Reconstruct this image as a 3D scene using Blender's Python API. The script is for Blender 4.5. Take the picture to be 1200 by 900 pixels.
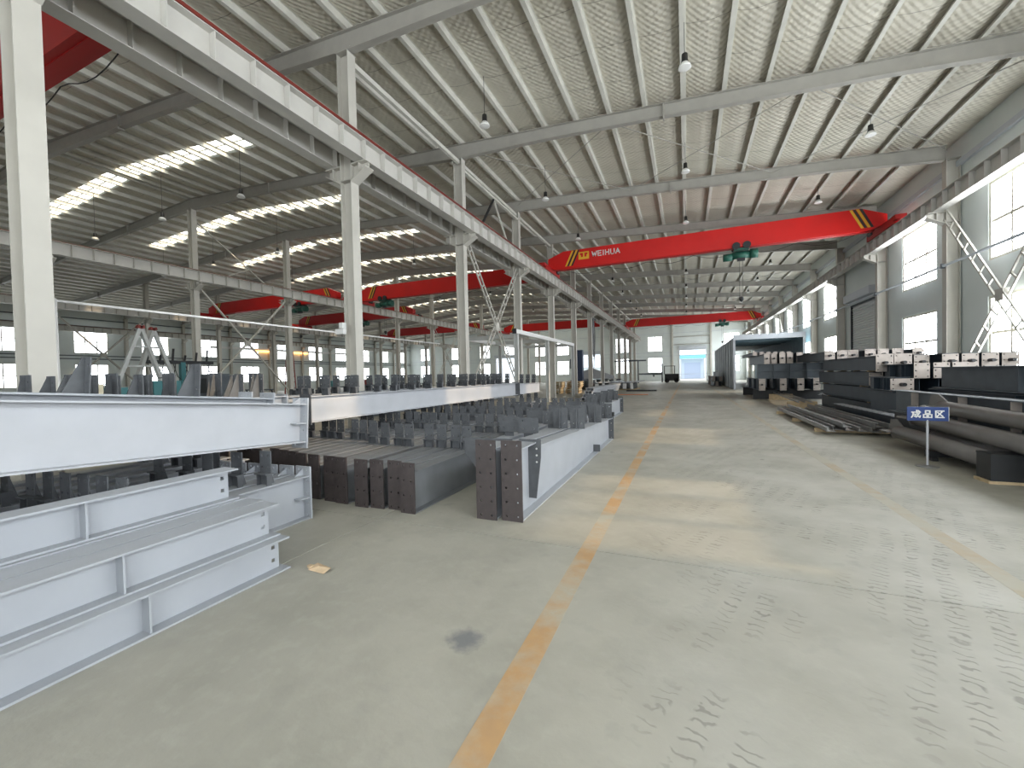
import bpy, math, random
from mathutils import Vector, Matrix
random.seed(7)
SC = bpy.context.scene
COL = SC.collection
for o in list(bpy.data.objects): bpy.data.objects.remove(o)

# ------------------------------------------------------------------ camera
F_PX, YAW, PITCH, ROLL, CAM_H = 479.7, .40395, -.02021, -.02241, 1.6
def _cam():
    f = Vector((-math.sin(YAW)*math.cos(PITCH), math.cos(YAW)*math.cos(PITCH), math.sin(PITCH)))
    r = Vector((math.cos(YAW), math.sin(YAW), 0)); u = r.cross(f)
    c, s = math.cos(ROLL), math.sin(ROLL)
    r2 = c*r+s*u; u2 = -s*r+c*u
    m = Matrix(((r2.x, u2.x, -f.x, 0), (r2.y, u2.y, -f.y, 0), (r2.z, u2.z, -f.z, CAM_H), (0, 0, 0, 1)))
    cd = bpy.data.cameras.new('camera'); co = bpy.data.objects.new('camera', cd); COL.objects.link(co)
    cd.sensor_width = 36; cd.lens = F_PX/1200*36; cd.clip_start = .05; cd.clip_end = 400
    co.matrix_world = m; SC.camera = co
_cam()

# ------------------------------------------------------------------ sky, sun, exposure
EXPOSURE = 0.40
WIN_E, WIN_N, SKYL_E = 12.5, 3.6, 2.8
W = bpy.data.worlds.new('sky'); SC.world = W; W.use_nodes = True
bg = W.node_tree.nodes['Background']; bg.inputs[0].default_value = (.80, .90, 1, 1); bg.inputs[1].default_value = 1.6
sd = bpy.data.lights.new('sun', 'SUN'); so = bpy.data.objects.new('sun', sd); COL.objects.link(so)
sd.energy = 3.0; sd.color = (1, .74, .45); sd.angle = math.radians(1.2)
so.rotation_euler = Vector((-math.cos(math.radians(19)), -.05, -math.sin(math.radians(19)))).to_track_quat('-Z', 'Y').to_euler()
vs = SC.view_settings; vs.view_transform = 'Standard'; vs.look = 'None'; vs.gamma = 1; vs.exposure = EXPOSURE; vs.use_curve_mapping = False
cy = SC.cycles; cy.max_bounces = 9; cy.diffuse_bounces = 4; cy.glossy_bounces = 3; cy.transparent_max_bounces = 8
cy.sample_clamp_indirect = 6; cy.caustics_reflective = False; cy.caustics_refractive = False

# ------------------------------------------------------------------ materials
def mat(name, col, rough=.6, metal=0., noise=0., nscale=3., bump=0., bscale=20., emit=None, col2=None):
    m = bpy.data.materials.new(name); m.use_nodes = True; nt = m.node_tree; b = nt.nodes['Principled BSDF']
    b.inputs['Base Color'].default_value = (*col, 1); b.inputs['Roughness'].default_value = rough; b.inputs['Metallic'].default_value = metal
    if noise or bump: tc = nt.nodes.new('ShaderNodeTexCoord')
    if noise:
        n = nt.nodes.new('ShaderNodeTexNoise'); n.inputs['Scale'].default_value = nscale; n.inputs['Detail'].default_value = 4
        nt.links.new(tc.outputs['Object'], n.inputs['Vector'])
        r = nt.nodes.new('ShaderNodeMapRange'); r.inputs[1].default_value = .3; r.inputs[2].default_value = .7
        nt.links.new(n.outputs[0], r.inputs[0])
        x = nt.nodes.new('ShaderNodeMix'); x.data_type = 'RGBA'
        c2 = col2 or tuple(c*(1-noise) for c in col)
        x.inputs['A'].default_value = (*col, 1); x.inputs['B'].default_value = (*c2, 1)
        nt.links.new(r.outputs[0], x.inputs['Factor']); nt.links.new(x.outputs['Result'], b.inputs['Base Color'])
    if bump:
        n2 = nt.nodes.new('ShaderNodeTexNoise'); n2.inputs['Scale'].default_value = bscale
        nt.links.new(tc.outputs['Object'], n2.inputs['Vector'])
        bp = nt.nodes.new('ShaderNodeBump'); bp.inputs['Strength'].default_value = bump; bp.inputs['Distance'].default_value = .02
        nt.links.new(n2.outputs[0], bp.inputs['Height']); nt.links.new(bp.outputs[0], b.inputs['Normal'])
    if emit:
        b.inputs['Emission Color'].default_value = (*emit[0], 1); b.inputs['Emission Strength'].default_value = emit[1]
    return m
def glow_glass(name, col, e):
    m = bpy.data.materials.new(name); m.use_nodes = True; nt = m.node_tree; nt.nodes.clear()
    out = nt.nodes.new('ShaderNodeOutputMaterial'); ad = nt.nodes.new('ShaderNodeAddShader')
    em = nt.nodes.new('ShaderNodeEmission'); tr = nt.nodes.new('ShaderNodeBsdfTransparent')
    em.inputs[0].default_value = (*col, 1); em.inputs[1].default_value = e; tr.inputs[0].default_value = (.75, .75, .75, 1)
    nt.links.new(em.outputs[0], ad.inputs[0]); nt.links.new(tr.outputs[0], ad.inputs[1]); nt.links.new(ad.outputs[0], out.inputs[0])
    return m
M = {}
M['colpaint'] = mat('column_paint', (.56, .54, .49), .55, noise=.12, nscale=1.5)
M['rafter'] = mat('rafter_paint', (.40, .385, .35), .6, noise=.12)
M['purlin'] = mat('galvanised_purlin', (.68, .67, .61), .5, noise=.15, nscale=2)
M['girder'] = mat('runway_paint', (.58, .565, .53), .5, noise=.08)
M['rail'] = mat('rail_steel', (.22, .12, .09), .5, .3, noise=.4, nscale=8)
M['redbar'] = mat('red_conductor', (.17, .022, .015), .5)
M['wall'] = mat('wall_paint', (.70, .75, .74), .8, noise=.08, nscale=.6)
M['wallup'] = mat('wall_sheet', (.56, .60, .65), .6, noise=.08, nscale=.5)
M['frame'] = mat('window_frame', (.62, .60, .52), .5)
M['glass'] = glow_glass('daylit_window_glass', (.93, .97, 1), WIN_E)
M['glassn'] = glow_glass('shade_side_window_glass', (.92, .97, 1), WIN_N)
M['skyl'] = glow_glass('skylight_sheet', (1, .97, .80), SKYL_E)
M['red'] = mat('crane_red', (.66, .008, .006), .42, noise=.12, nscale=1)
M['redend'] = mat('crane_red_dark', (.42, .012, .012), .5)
M['yellow'] = mat('yellow_paint', (.75, .42, .03), .5)
M['black'] = mat('black_paint', (.02, .02, .022), .5)
M['white'] = mat('white_paint', (.75, .75, .74), .5)
M['green'] = mat('hoist_green', (.015, .10, .07), .45)
M['greyp'] = mat('grey_primer', (.375, .395, .43), .5, noise=.08, nscale=3)
M['midgrey'] = mat('dark_grey_primer', (.20, .21, .225), .5, noise=.15, nscale=4)
M['cleat'] = mat('shaded_cleat_grey', (.10, .107, .118), .55, noise=.25, nscale=12)  # grey darkened so the colour carries the shade on front-facing plates
M['plate'] = mat('mill_scale_plate', (.062, .05, .05), .55, noise=.3, nscale=14)
M['navy'] = mat('dark_blue_grey_paint', (.028, .046, .066), .5, noise=.3, nscale=2.5)
M['slate'] = mat('slate_primer', (.10, .12, .14), .55, noise=.25, nscale=3)
M['basepl'] = mat('base_plate_primer', (.50, .44, .40), .6, noise=.2, nscale=6)
M['tube'] = mat('grey_tube_paint', (.17, .16, .155), .45, noise=.2, nscale=4)
M['dark'] = mat('dark_steel', (.02, .022, .025), .5, noise=.3, nscale=5)
M['galv'] = mat('galvanised_channel', (.30, .30, .30), .42, .4, noise=.3, nscale=6)
M['wood'] = mat('pale_timber', (.62, .48, .30), .8, noise=.3, nscale=8)
M['card'] = mat('brown_paper', (.66, .50, .33), .85, noise=.25, nscale=20)
M['signblue'] = mat('sign_blue', (.004, .032, .16), .4)
M['lampblk'] = mat('lamp_housing', (.02, .02, .02), .5)
M['lampwht'] = mat('lamp_reflector', (.85, .85, .83), .4)
M['shutter'] = mat('shutter_metal', (.72, .74, .76), .45)
M['booth'] = mat('booth_sheet', (.30, .33, .35), .6, noise=.45, nscale=1.2)
M['boothin'] = mat('booth_inside', (.16, .25, .30), .6, noise=.3, nscale=2)
M['orange'] = mat('orange_lamp', (.9, .35, .05), .5, emit=((1, .45, .12), 4))
M['teal'] = mat('teal_machine', (.05, .20, .22), .5)
M['cream'] = mat('cream_panel', (.66, .60, .44), .6)
M['gantry'] = mat('gantry_grey', (.52, .53, .52), .5, noise=.1)
M['rust'] = mat('red_oxide', (.30, .045, .035), .6, noise=.3, nscale=6)
M['cable'] = mat('black_cable', (.015, .015, .015), .6)
M['lightbeam'] = mat('white_primer', (.45, .465, .50), .5, noise=.08)
M['ground'] = mat('outside_ground', (.55, .53, .48), .9)
M['joint'] = mat('joint_filler', (.035, .033, .03), .9)

def insulation_mat():
    m = bpy.data.materials.new('roof_insulation'); m.use_nodes = True; nt = m.node_tree; N = nt.nodes.new; L = nt.links.new
    b = nt.nodes['Principled BSDF']; b.inputs['Roughness'].default_value = .5
    tc = N('ShaderNodeTexCoord'); mp = N('ShaderNodeMapping'); L(tc.outputs['Object'], mp.inputs[0])
    n = N('ShaderNodeTexNoise'); n.inputs['Scale'].default_value = .8; n.inputs['Detail'].default_value = 5; L(mp.outputs[0], n.inputs['Vector'])
    x = N('ShaderNodeMix'); x.data_type = 'RGBA'; x.inputs['A'].default_value = (.72, .685, .59, 1); x.inputs['B'].default_value = (.55, .52, .44, 1)
    L(n.outputs[0], x.inputs['Factor'])
    # blanket seams every 1.2 m along the hall
    sp = N('ShaderNodeSeparateXYZ'); L(tc.outputs['Object'], sp.inputs[0])
    a = N('ShaderNodeMath'); a.operation = 'MULTIPLY_ADD'; a.inputs[1].default_value = 1/1.5; a.inputs[2].default_value = .13
    n3 = N('ShaderNodeTexNoise'); n3.inputs['Scale'].default_value = 1.3; L(tc.outputs['Object'], n3.inputs['Vector'])
    wob = N('ShaderNodeMath'); wob.operation = 'MULTIPLY_ADD'; wob.inputs[1].default_value = .12
    L(n3.outputs[0], wob.inputs[0]); L(sp.outputs['Y'], wob.inputs[2])
    L(wob.outputs[0], a.inputs[0])
    fr = N('ShaderNodeMath'); fr.operation = 'FRACT'; L(a.outputs[0], fr.inputs[0])
    lt = N('ShaderNodeMath'); lt.operation = 'LESS_THAN'; lt.inputs[1].default_value = .012; L(fr.outputs[0], lt.inputs[0])
    x2 = N('ShaderNodeMix'); x2.data_type = 'RGBA'; x2.inputs['B'].default_value = (.26, .24, .20, 1)
    L(lt.outputs[0], x2.inputs['Factor']); L(x.outputs['Result'], x2.inputs['A']); L(x2.outputs['Result'], b.inputs['Base Color'])
    # quilted diamonds pressed by the wire mesh
    w1 = N('ShaderNodeTexWave'); w1.inputs['Scale'].default_value = 2.9; w1.bands_direction = 'DIAGONAL'; w1.inputs['Distortion'].default_value = .6; L(tc.outputs['Object'], w1.inputs['Vector'])
    mp2 = N('ShaderNodeMapping'); mp2.inputs['Scale'].default_value = (-1, 1, 1); L(tc.outputs['Object'], mp2.inputs[0])
    w2 = N('ShaderNodeTexWave'); w2.inputs['Scale'].default_value = 2.9; w2.bands_direction = 'DIAGONAL'; w2.inputs['Distortion'].default_value = .6; L(mp2.outputs[0], w2.inputs['Vector'])
    ad = N('ShaderNodeMath'); ad.operation = 'ADD'; L(w1.outputs['Fac'], ad.inputs[0]); L(w2.outputs['Fac'], ad.inputs[1])
    ad2 = N('ShaderNodeMath'); ad2.operation = 'MULTIPLY_ADD'; ad2.inputs[1].default_value = 2; n4 = N('ShaderNodeTexNoise'); n4.inputs['Scale'].default_value = 3; n4.inputs['Detail'].default_value = 4
    L(tc.outputs['Object'], n4.inputs['Vector']); L(n4.outputs[0], ad2.inputs[0]); L(ad.outputs[0], ad2.inputs[2])
    bp = N('ShaderNodeBump'); bp.inputs['Strength'].default_value = .4; bp.inputs['Distance'].default_value = .028
    L(ad2.outputs[0], bp.inputs['Height']); L(bp.outputs[0], b.inputs['Normal'])
    return m
M['insul'] = insulation_mat()

def floor_mat():
    m = bpy.data.materials.new('worn_concrete'); m.use_nodes = True; nt = m.node_tree; N = nt.nodes.new; L = nt.links.new
    b = nt.nodes['Principled BSDF']
    tc = N('ShaderNodeTexCoord'); P = tc.outputs['Object']
    def noise(sc, det=5, vec=P, rough=.55):
        n = N('ShaderNodeTexNoise'); n.inputs['Scale'].default_value = sc; n.inputs['Detail'].default_value = det; n.inputs['Roughness'].default_value = rough; L(vec, n.inputs['Vector']); return n.outputs[0]
    def rng(v, a, c, lo=0, hi=1):
        r = N('ShaderNodeMapRange'); r.inputs[1].default_value = a; r.inputs[2].default_value = c; r.inputs[3].default_value = lo; r.inputs[4].default_value = hi; L(v, r.inputs[0]); return r.outputs[0]
    def mix(f, a, c):
        x = N('ShaderNodeMix'); x.data_type = 'RGBA'
        if hasattr(f, 'links'): L(f, x.inputs['Factor'])
        else: x.inputs['Factor'].default_value = f
        for k, v in (('A', a), ('B', c)):
            if hasattr(v, 'links'): L(v, x.inputs[k])
            else: x.inputs[k].default_value = (*v, 1)
        return x.outputs['Result']
    def mth(op, a, c=None):
        x = N('ShaderNodeMath'); x.operation = op
        for i, v in enumerate((a, c)):
            if v is None: continue
            if hasattr(v, 'links'): L(v, x.inputs[i])
            else: x.inputs[i].default_value = v
        return x.outputs[0]
    base = mix(rng(noise(.35), .35, .65), (.415, .40, .345), (.325, .317, .275))
    base = mix(rng(noise(1.7, 7), .45, .75, 0, .55), base, (.245, .24, .205))
    base = mix(rng(noise(9, 4), .5, .8, 0, .35), base, (.46, .455, .40))
    # pale dusty wheel track and tyre prints on the right of the lane line
    sp = N('ShaderNodeSeparateXYZ'); L(P, sp.inputs[0]); X, Y = sp.outputs[0], sp.outputs[1]
    lane = mth('MULTIPLY', rng(X, -.55, .1), rng(X, 3.4, 2.6))
    dust = mth('MULTIPLY', lane, rng(noise(.8, 4), .35, .7, 0, .6))
    base = mix(dust, base, (.50, .495, .46))
    mp = N('ShaderNodeMapping'); mp.inputs['Rotation'].default_value = (0, 0, .35); L(P, mp.inputs[0])
    wv = N('ShaderNodeTexWave'); wv.bands_direction = 'Y'; wv.inputs['Scale'].default_value = 4.2; wv.inputs['Distortion'].default_value = 7; wv.inputs['Detail'].default_value = 2.5; wv.inputs['Detail Scale'].default_value = 2.2
    L(mp.outputs[0], wv.inputs['Vector'])
    prints = mth('MULTIPLY', rng(wv.outputs['Fac'], .80, .97), mth('MULTIPLY', lane, rng(noise(.9, 2), .46, .56)))
    wx = N('ShaderNodeTexWave'); wx.bands_direction = 'X'; wx.inputs['Scale'].default_value = 1.7; wx.inputs['Distortion'].default_value = 2.5; wx.inputs['Detail'].default_value = 2; L(mp.outputs[0], wx.inputs['Vector'])
    prints = mth('MULTIPLY', prints, rng(wx.outputs['Fac'], .35, .6))
    base = mix(mth('MULTIPLY', prints, .6), base, (.17, .165, .145))
    base = mix(rng(noise(4.5, 6), .58, .72, 0, .4), base, (.24, .235, .21))
    # oily spots
    sm = N('ShaderNodeMapping'); sm.inputs['Location'].default_value = (1.26, -2.14, 0); L(P, sm.inputs[0])
    ln = N('ShaderNodeVectorMath'); ln.operation = 'LENGTH'; L(sm.outputs[0], ln.inputs[0])
    spot = mth('MULTIPLY', rng(mth('ADD', ln.outputs['Value'], mth('MULTIPLY', noise(14), .16)), .21, .13), .75)
    base = mix(spot, base, (.13, .14, .16))
    vo = N('ShaderNodeTexVoronoi'); vo.inputs['Scale'].default_value = 1.1; L(P, vo.inputs['Vector'])
    base = mix(mth('MULTIPLY', rng(vo.outputs['Distance'], .05, .02), .6), base, (.08, .08, .07))
    L(base, b.inputs['Base Color'])
    L(rng(noise(2.2), .3, .7, .42, .68), b.inputs['Roughness'])
    bp = N('ShaderNodeBump'); bp.inputs['Strength'].default_value = .25; bp.inputs['Distance'].default_value = .01
    L(mth('ADD', noise(22, 6), mth('MULTIPLY', prints, -.6)), bp.inputs['Height']); L(bp.outputs[0], b.inputs['Normal'])
    return m, base
M['floor'], _ = floor_mat()

def worn_paint(name, col, wear):
    m = bpy.data.materials.new(name); m.use_nodes = True; nt = m.node_tree; N = nt.nodes.new; L = nt.links.new
    b = nt.nodes['Principled BSDF']; b.inputs['Roughness'].default_value = .6
    tc = N('ShaderNodeTexCoord'); n = N('ShaderNodeTexNoise'); n.inputs['Scale'].default_value = 1.6; n.inputs['Detail'].default_value = 8; n.inputs['Roughness'].default_value = .65
    L(tc.outputs['Object'], n.inputs['Vector'])
    r = N('ShaderNodeMapRange'); r.inputs[1].default_value = wear-.1; r.inputs[2].default_value = wear+.12; L(n.outputs[0], r.inputs[0])
    n2 = N('ShaderNodeTexNoise'); n2.inputs['Scale'].default_value = 12; n2.inputs['Detail'].default_value = 4; L(tc.outputs['Object'], n2.inputs['Vector'])
    x0 = N('ShaderNodeMix'); x0.data_type = 'RGBA'; x0.inputs['A'].default_value = (*col, 1); x0.inputs['B'].default_value = (col[0]*.75, col[1]*.8, col[2], 1); L(n2.outputs[0], x0.inputs['Factor'])
    x = N('ShaderNodeMix'); x.data_type = 'RGBA'; x.inputs['A'].default_value = (.42, .40, .33, 1); L(r.outputs[0], x.inputs['Factor']); L(x0.outputs['Result'], x.inputs['B'])
    L(x.outputs['Result'], b.inputs['Base Color']); return m
M['line'] = worn_paint('worn_yellow_line', (.52, .32, .145), .47)
M['line2'] = worn_paint('faded_yellow_line', (.47, .36, .22), .55)

# ------------------------------------------------------------------ helpers
class MB:
    def __init__(s): s.v = []; s.f = []
    def box(s, x0, x1, y0, y1, z0, z1):
        n = len(s.v); s.v += [(x0,y0,z0),(x1,y0,z0),(x1,y1,z0),(x0,y1,z0),(x0,y0,z1),(x1,y0,z1),(x1,y1,z1),(x0,y1,z1)]
        s.f += [(n,n+3,n+2,n+1),(n+4,n+5,n+6,n+7),(n,n+1,n+5,n+4),(n+1,n+2,n+6,n+5),(n+2,n+3,n+7,n+6),(n+3,n,n+4,n+7)]; return s
    def loft(s, rings, cap=True):           # rings: lists of points, same count, closed loops
        n = len(s.v); k = len(rings[0])
        for r in rings: s.v += [tuple(p) for p in r]
        for i in range(len(rings)-1):
            for j in range(k):
                a = n+i*k+j; b = n+i*k+(j+1) % k; s.f.append((a, b, b+k, a+k))
        if cap: s.f.append(tuple(n+j for j in reversed(range(k)))); s.f.append(tuple(n+(len(rings)-1)*k+j for j in range(k)))
        return s
    def prism(s, pts, axis, a0, a1):        # pts 2-D polygon, extruded along axis
        def P(p, a): return {'x': (a, p[0], p[1]), 'y': (p[0], a, p[1]), 'z': (p[0], p[1], a)}[axis]
        return s.loft([[P(p, a0) for p in pts], [P(p, a1) for p in pts]])
    def bar(s, p0, p1, w, h=None, up=(0, 0, 1)):
        h = h or w; p0, p1 = Vector(p0), Vector(p1); d = (p1-p0).normalized(); up = Vector(up)
        if abs(d.dot(up)) > .98: up = Vector((1, 0, 0))
        r = d.cross(up).normalized(); u = r.cross(d)
        q = [r*(-w/2)+u*(-h/2), r*(w/2)+u*(-h/2), r*(w/2)+u*(h/2), r*(-w/2)+u*(h/2)]
        return s.loft([[p0+k for k in q], [p1+k for k in q]])
    def tube(s, pts, r, n=8, rr=None):
        rings = []
        for i, p in enumerate(pts):
            p = Vector(p); d = (Vector(pts[min(i+1, len(pts)-1)])-Vector(pts[max(i-1, 0)])).normalized()
            up = Vector((0, 0, 1)) if abs(d.z) < .95 else Vector((1, 0, 0))
            a = d.cross(up).normalized(); b = a.cross(d); R = rr[i] if rr else r
            rings.append([p+a*R*math.cos(t*2*math.pi/n)+b*R*math.sin(t*2*math.pi/n) for t in range(n)])
        return s.loft(rings)
    def lathe(s, prof, n=14, c=(0, 0, 0)):
        return s.loft([[(c[0]+r*math.cos(t*2*math.pi/n), c[1]+r*math.sin(t*2*math.pi/n), c[2]+z) for t in range(n)] for r, z in prof])
    def mesh(s, name, m, smooth=False):
        me = bpy.data.meshes.new(name); me.from_pydata(s.v, [], s.f); me.materials.append(m if not isinstance(m, str) else M[m])
        import bmesh
        bm = bmesh.new(); bm.from_mesh(me); bmesh.ops.recalc_face_normals(bm, faces=bm.faces); bm.to_mesh(me); bm.free()
        if smooth:
            for p in me.polygons: p.use_smooth = len(p.vertices) == 4
        return me
    def build(s, name, m, parent=None, loc=(0, 0, 0), rot=(0, 0, 0), smooth=False):
        return inst(name, s.mesh(name, m, smooth), parent, loc, rot)
def inst(name, me, parent=None, loc=(0, 0, 0), rot=(0, 0, 0), sc=None):
    o = bpy.data.objects.new(name, me); COL.objects.link(o); o.parent = parent; o.location = loc; o.rotation_euler = rot
    if sc: o.scale = sc
    return o
def tag(o, label, cat, group=None):
    o['label'] = label; o['category'] = cat; o['kind'] = 'thing'
    if group: o['group'] = group
    return o
def thing(name, label, cat, loc=(0, 0, 0), rz=0, group=None, rot=None):
    o = bpy.data.objects.new(name, None); COL.objects.link(o); o.location = loc; o.rotation_euler = rot or (0, 0, rz); o.empty_display_size = .2
    return tag(o, label, cat, group)
def struct(o): o['kind'] = 'structure'; return o
def BX(*a): return MB().box(*a)
ORD = ['first','second','third','fourth','fifth','sixth','seventh','eighth','ninth','tenth','eleventh','twelfth','thirteenth','fourteenth','fifteenth','sixteenth','seventeenth','eighteenth','nineteenth','twentieth']
def hplate(w, h, t, holes, hs=.022):        # upright plate in XZ with real square bolt holes, base at z=0, centred on x
    mb = MB(); xs = sorted({-w/2, w/2, *[x-hs/2 for x, z in holes], *[x+hs/2 for x, z in holes]}); zs = sorted({0, h, *[z-hs/2 for x, z in holes], *[z+hs/2 for x, z in holes]})
    for i in range(len(xs)-1):
        for j in range(len(zs)-1):
            cx, cz = (xs[i]+xs[i+1])/2, (zs[j]+zs[j+1])/2
            if any(abs(cx-x) < hs/2 and abs(cz-z) < hs/2 for x, z in holes): continue
            mb.box(xs[i], xs[i+1], -t/2, t/2, zs[j], zs[j+1])
    return mb

# ------------------------------------------------------------------ hall dimensions
Y0, S = 2.67, 6.0
YF, YN = 80.9, -9.6                 # far and near end walls
XR, XL = 9.4, -61.0                 # side walls
XA, XB, XC = -8.39, -26.05, -43.7   # column rows
SLOPE = .0665
def FY(k): return Y0+S*k
def ztop(x): return 10.42-SLOPE*x if x > XB else 10.42-SLOPE*XB-SLOPE*(XB-x)
KS = list(range(-1, 13))
GZ0, GZ1 = 7.38, 7.94               # runway girder bottom and top

# ------------------------------------------------------------------ floor
fl = struct(BX(XL, XR, YN, YF, -.3, -.03).build('floor', 'joint'))
JX, JY, JW = -3.27, 3.66, .008
for (x0, x1, y0, y1) in ((XL, JX-JW, YN, JY-JW), (JX+JW, XR, YN, JY-JW), (XL, JX-JW, JY+JW, YF), (JX+JW, XR, JY+JW, YF)):
    BX(x0, x1, y0, y1, -.03, 0).build('concrete_slab', 'floor', fl)
tag(BX(-.92, -.77, -6, 60, 0, .0012).build('floor_line', 'line'), 'worn orange yellow painted lane line running down the open aisle floor', 'floor line')
tag(BX(2.1, 2.25, -6, 40, 0, .0012).build('floor_line', 'line2'), 'faded rubbed out yellow lane line beside the finished steel on the right', 'floor line')
struct(BX(-140, 90, YF+.3, 160, -.5, -.02).build('ground', 'ground'))

# ------------------------------------------------------------------ walls with openings
def wall(name, plane, c0, c1, a0, a1, z1f, openings, m):
    """plane 'x' (wall normal along x, runs along y) or 'y'. openings: (a0,a1,z0,z1)"""
    mb = MB(); A = sorted({a0, a1, *[o[0] for o in openings], *[o[1] for o in openings]})
    Z = sorted({0, 8.8, *[o[2] for o in openings], *[o[3] for o in openings]})
    for i in range(len(A)-1):
        for j in range(len(Z)-1):
            ca, cz = (A[i]+A[i+1])/2, (Z[j]+Z[j+1])/2
            if any(o[0] < ca < o[1] and o[2] < cz < o[3] for o in openings): continue
            if plane == 'x': mb.box(c0, c1, A[i], A[i+1], Z[j], Z[j+1])
            else: mb.box(A[i], A[i+1], c0, c1, Z[j], Z[j+1])
    # gable or eave strip
    if plane == 'x': mb.box(c0, c1, a0, a1, 8.8, z1f(0))
    else:
        for q0, q1 in ((a0, XB), (XB, a1)):
            mb.prism([(q0, 8.8), (q1, 8.8), (q1, z1f(q1)), (q0, z1f(q0))], 'y', c0, c1)
    return struct(mb.build(name, m))
WINN = [0]
def window(plane, c, a0, a1, z0, z1, cols, rows, panes=True, gm='glass'):
    WINN[0] += 1
    fr = .09; d = .09
    def bx(mb, p0, p1, q0, q1, dd=d):
        return mb.box(c-dd, c+dd, p0, p1, q0, q1) if plane == 'x' else mb.box(p0, p1, c-dd, c+dd, q0, q1)
    mb = MB()
    for p in ((a0, a0+fr, z0, z1), (a1-fr, a1, z0, z1), (a0+fr, a1-fr, z0, z0+fr), (a0+fr, a1-fr, z1-fr, z1)): bx(mb, *p)
    w = struct(mb.build('window_%d' % WINN[0], 'frame'))
    for i in range(1, cols):
        p = a0+(a1-a0)*i/cols; bx(MB(), p-.045, p+.045, z0+fr, z1-fr, .05).build('mullion', 'frame', w)
    for j in range(1, rows):
        q = z0+(z1-z0)*j/rows; bx(MB(), a0+fr, a1-fr, q-.045, q+.045, .045).build('transom', 'frame', w)
    if panes:
        for i in range(cols):
            for j in range(rows):
                p0 = a0+(a1-a0)*i/cols; p1 = a0+(a1-a0)*(i+1)/cols; q0 = z0+(z1-z0)*j/rows; q1 = z0+(z1-z0)*(j+1)/rows
                pane(plane, c, p0, p1, q0, q1, w, gm)
    else: pane(plane, c, a0, a1, z0, z1, w, gm)
    return w
def pane(plane, c, p0, p1, q0, q1, w, gm):
    mb = MB()
    mb.v = [(c, p0, q0), (c, p1, q0), (c, p1, q1), (c, p0, q1)] if plane == 'x' else [(p0, c, q0), (p1, c, q0), (p1, c, q1), (p0, c, q1)]
    mb.f = [(0, 1, 2, 3)]; return mb.build('pane', gm, w)
WZ = ((1.45, 3.92), (5.1, 7.72)); WH = 1.46
DOORBAY = 4
opR = []; opL = []
for k in range(-2, 13):
    yc = FY(k)+3
    if k == DOORBAY: opR.append((28.1, 31.6, 0, 5.35))
    else:
        for z in WZ: opR.append((yc-WH, yc+WH, *z))
    for z in WZ: opL.append((yc-WH, yc+WH, *z))
wall('wall_right', 'x', XR, XR+.25, YN, YF, lambda a: ztop(9.4)+.25, opR, 'wall')
wall('wall_left', 'x', XL-.25, XL, YN, YF, lambda a: ztop(XL)+.25, opL, 'wall')
for (a0, a1, z0, z1) in opR:
    if z0 == 0: continue
    window('x', XR+.12, a0, a1, z0, z1, 3, 2, panes=(8 < a0 < 40))
for (a0, a1, z0, z1) in opL:
    if a0 < 15: continue
    window('x', XL-.12, a0, a1, z0, z1, 3, 2, panes=False, gm='glassn')
FW = [(-6.7, -4.1), (6.0, 8.5), (-12.6, -10.1), (-24.4, -21.9), (-29.2, -26.9), (-42.2, -39.7), (-49.5, -47), (-58, -55.5)]
opF = [(a, b, z0, z1) for a, b in FW for z0, z1 in ((1.55, 4.35), (5.5, 8.3))]
FD = [(-1.15, 3.15, 0, 5.55), (-20.5, -15.2, 0, 5.4), (-38.3, -33.6, 0, 5.4)]
opF += FD
opF.append((-36.2, -33.7, 5.9, 8.3))
wall('wall_far', 'y', YF, YF+.25, XL-.25, XR+.25, lambda a: ztop(a)+.25, opF, 'wall')
for (a0, a1, z0, z1) in opF:
    if z0: window('y', YF+.12, a0, a1, z0, z1, 2, 2, panes=False, gm='glassn')
opN = [(x-1.6, x+1.6, z0, z1) for x in (-4.5, 5) for z0, z1 in ((1.4, 4.2), (5.2, 8.2))]  # unseen windows behind the camera, added to light the hall from the front
wall('wall_near', 'y', YN-.25, YN, XL-.25, XR+.25, lambda a: ztop(a)+.25, opN, 'wall')
for o_ in opN: window('y', YN-.12, *o_, 2, 2, panes=False)
# far end doors: open gateways with steel jambs and a white-hot yard, blue canopy beyond
for i, (a0, a1, z0, z1) in enumerate(FD):
    mb = MB()
    mb.box(a0-.12, a0, YF-.06, YF+.3, 0, z1+.12); mb.box(a1, a1+.12, YF-.06, YF+.3, 0, z1+.12); mb.box(a0, a1, YF-.06, YF+.3, z1, z1+.12)
    d = struct(mb.build('door_%d' % (i+1), 'shutter'))
    BX(a0-.1, a1+.1, YF-.55, YF-.1, z1+.15, z1+.65).build('shutter_box', 'wallup', d)
# pilasters and rails on the far wall
for x in (-2.35, 4.0): struct(BX(x-.14, x+.14, YF-.3, YF, 0, ztop(x)).build('trim_1', 'colpaint'))
for z in (6.6, 8.0): struct(BX(-2.3, 4.0, YF-.12, YF, z-.06, z+.06).build('trim_2', 'rafter'))
for z in (1.2, 4.6, 5.25, 8.75): struct(BX(XL, XR, YF-.06, YF, z-.03, z+.03).build('trim_3', 'wallup'))
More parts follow.
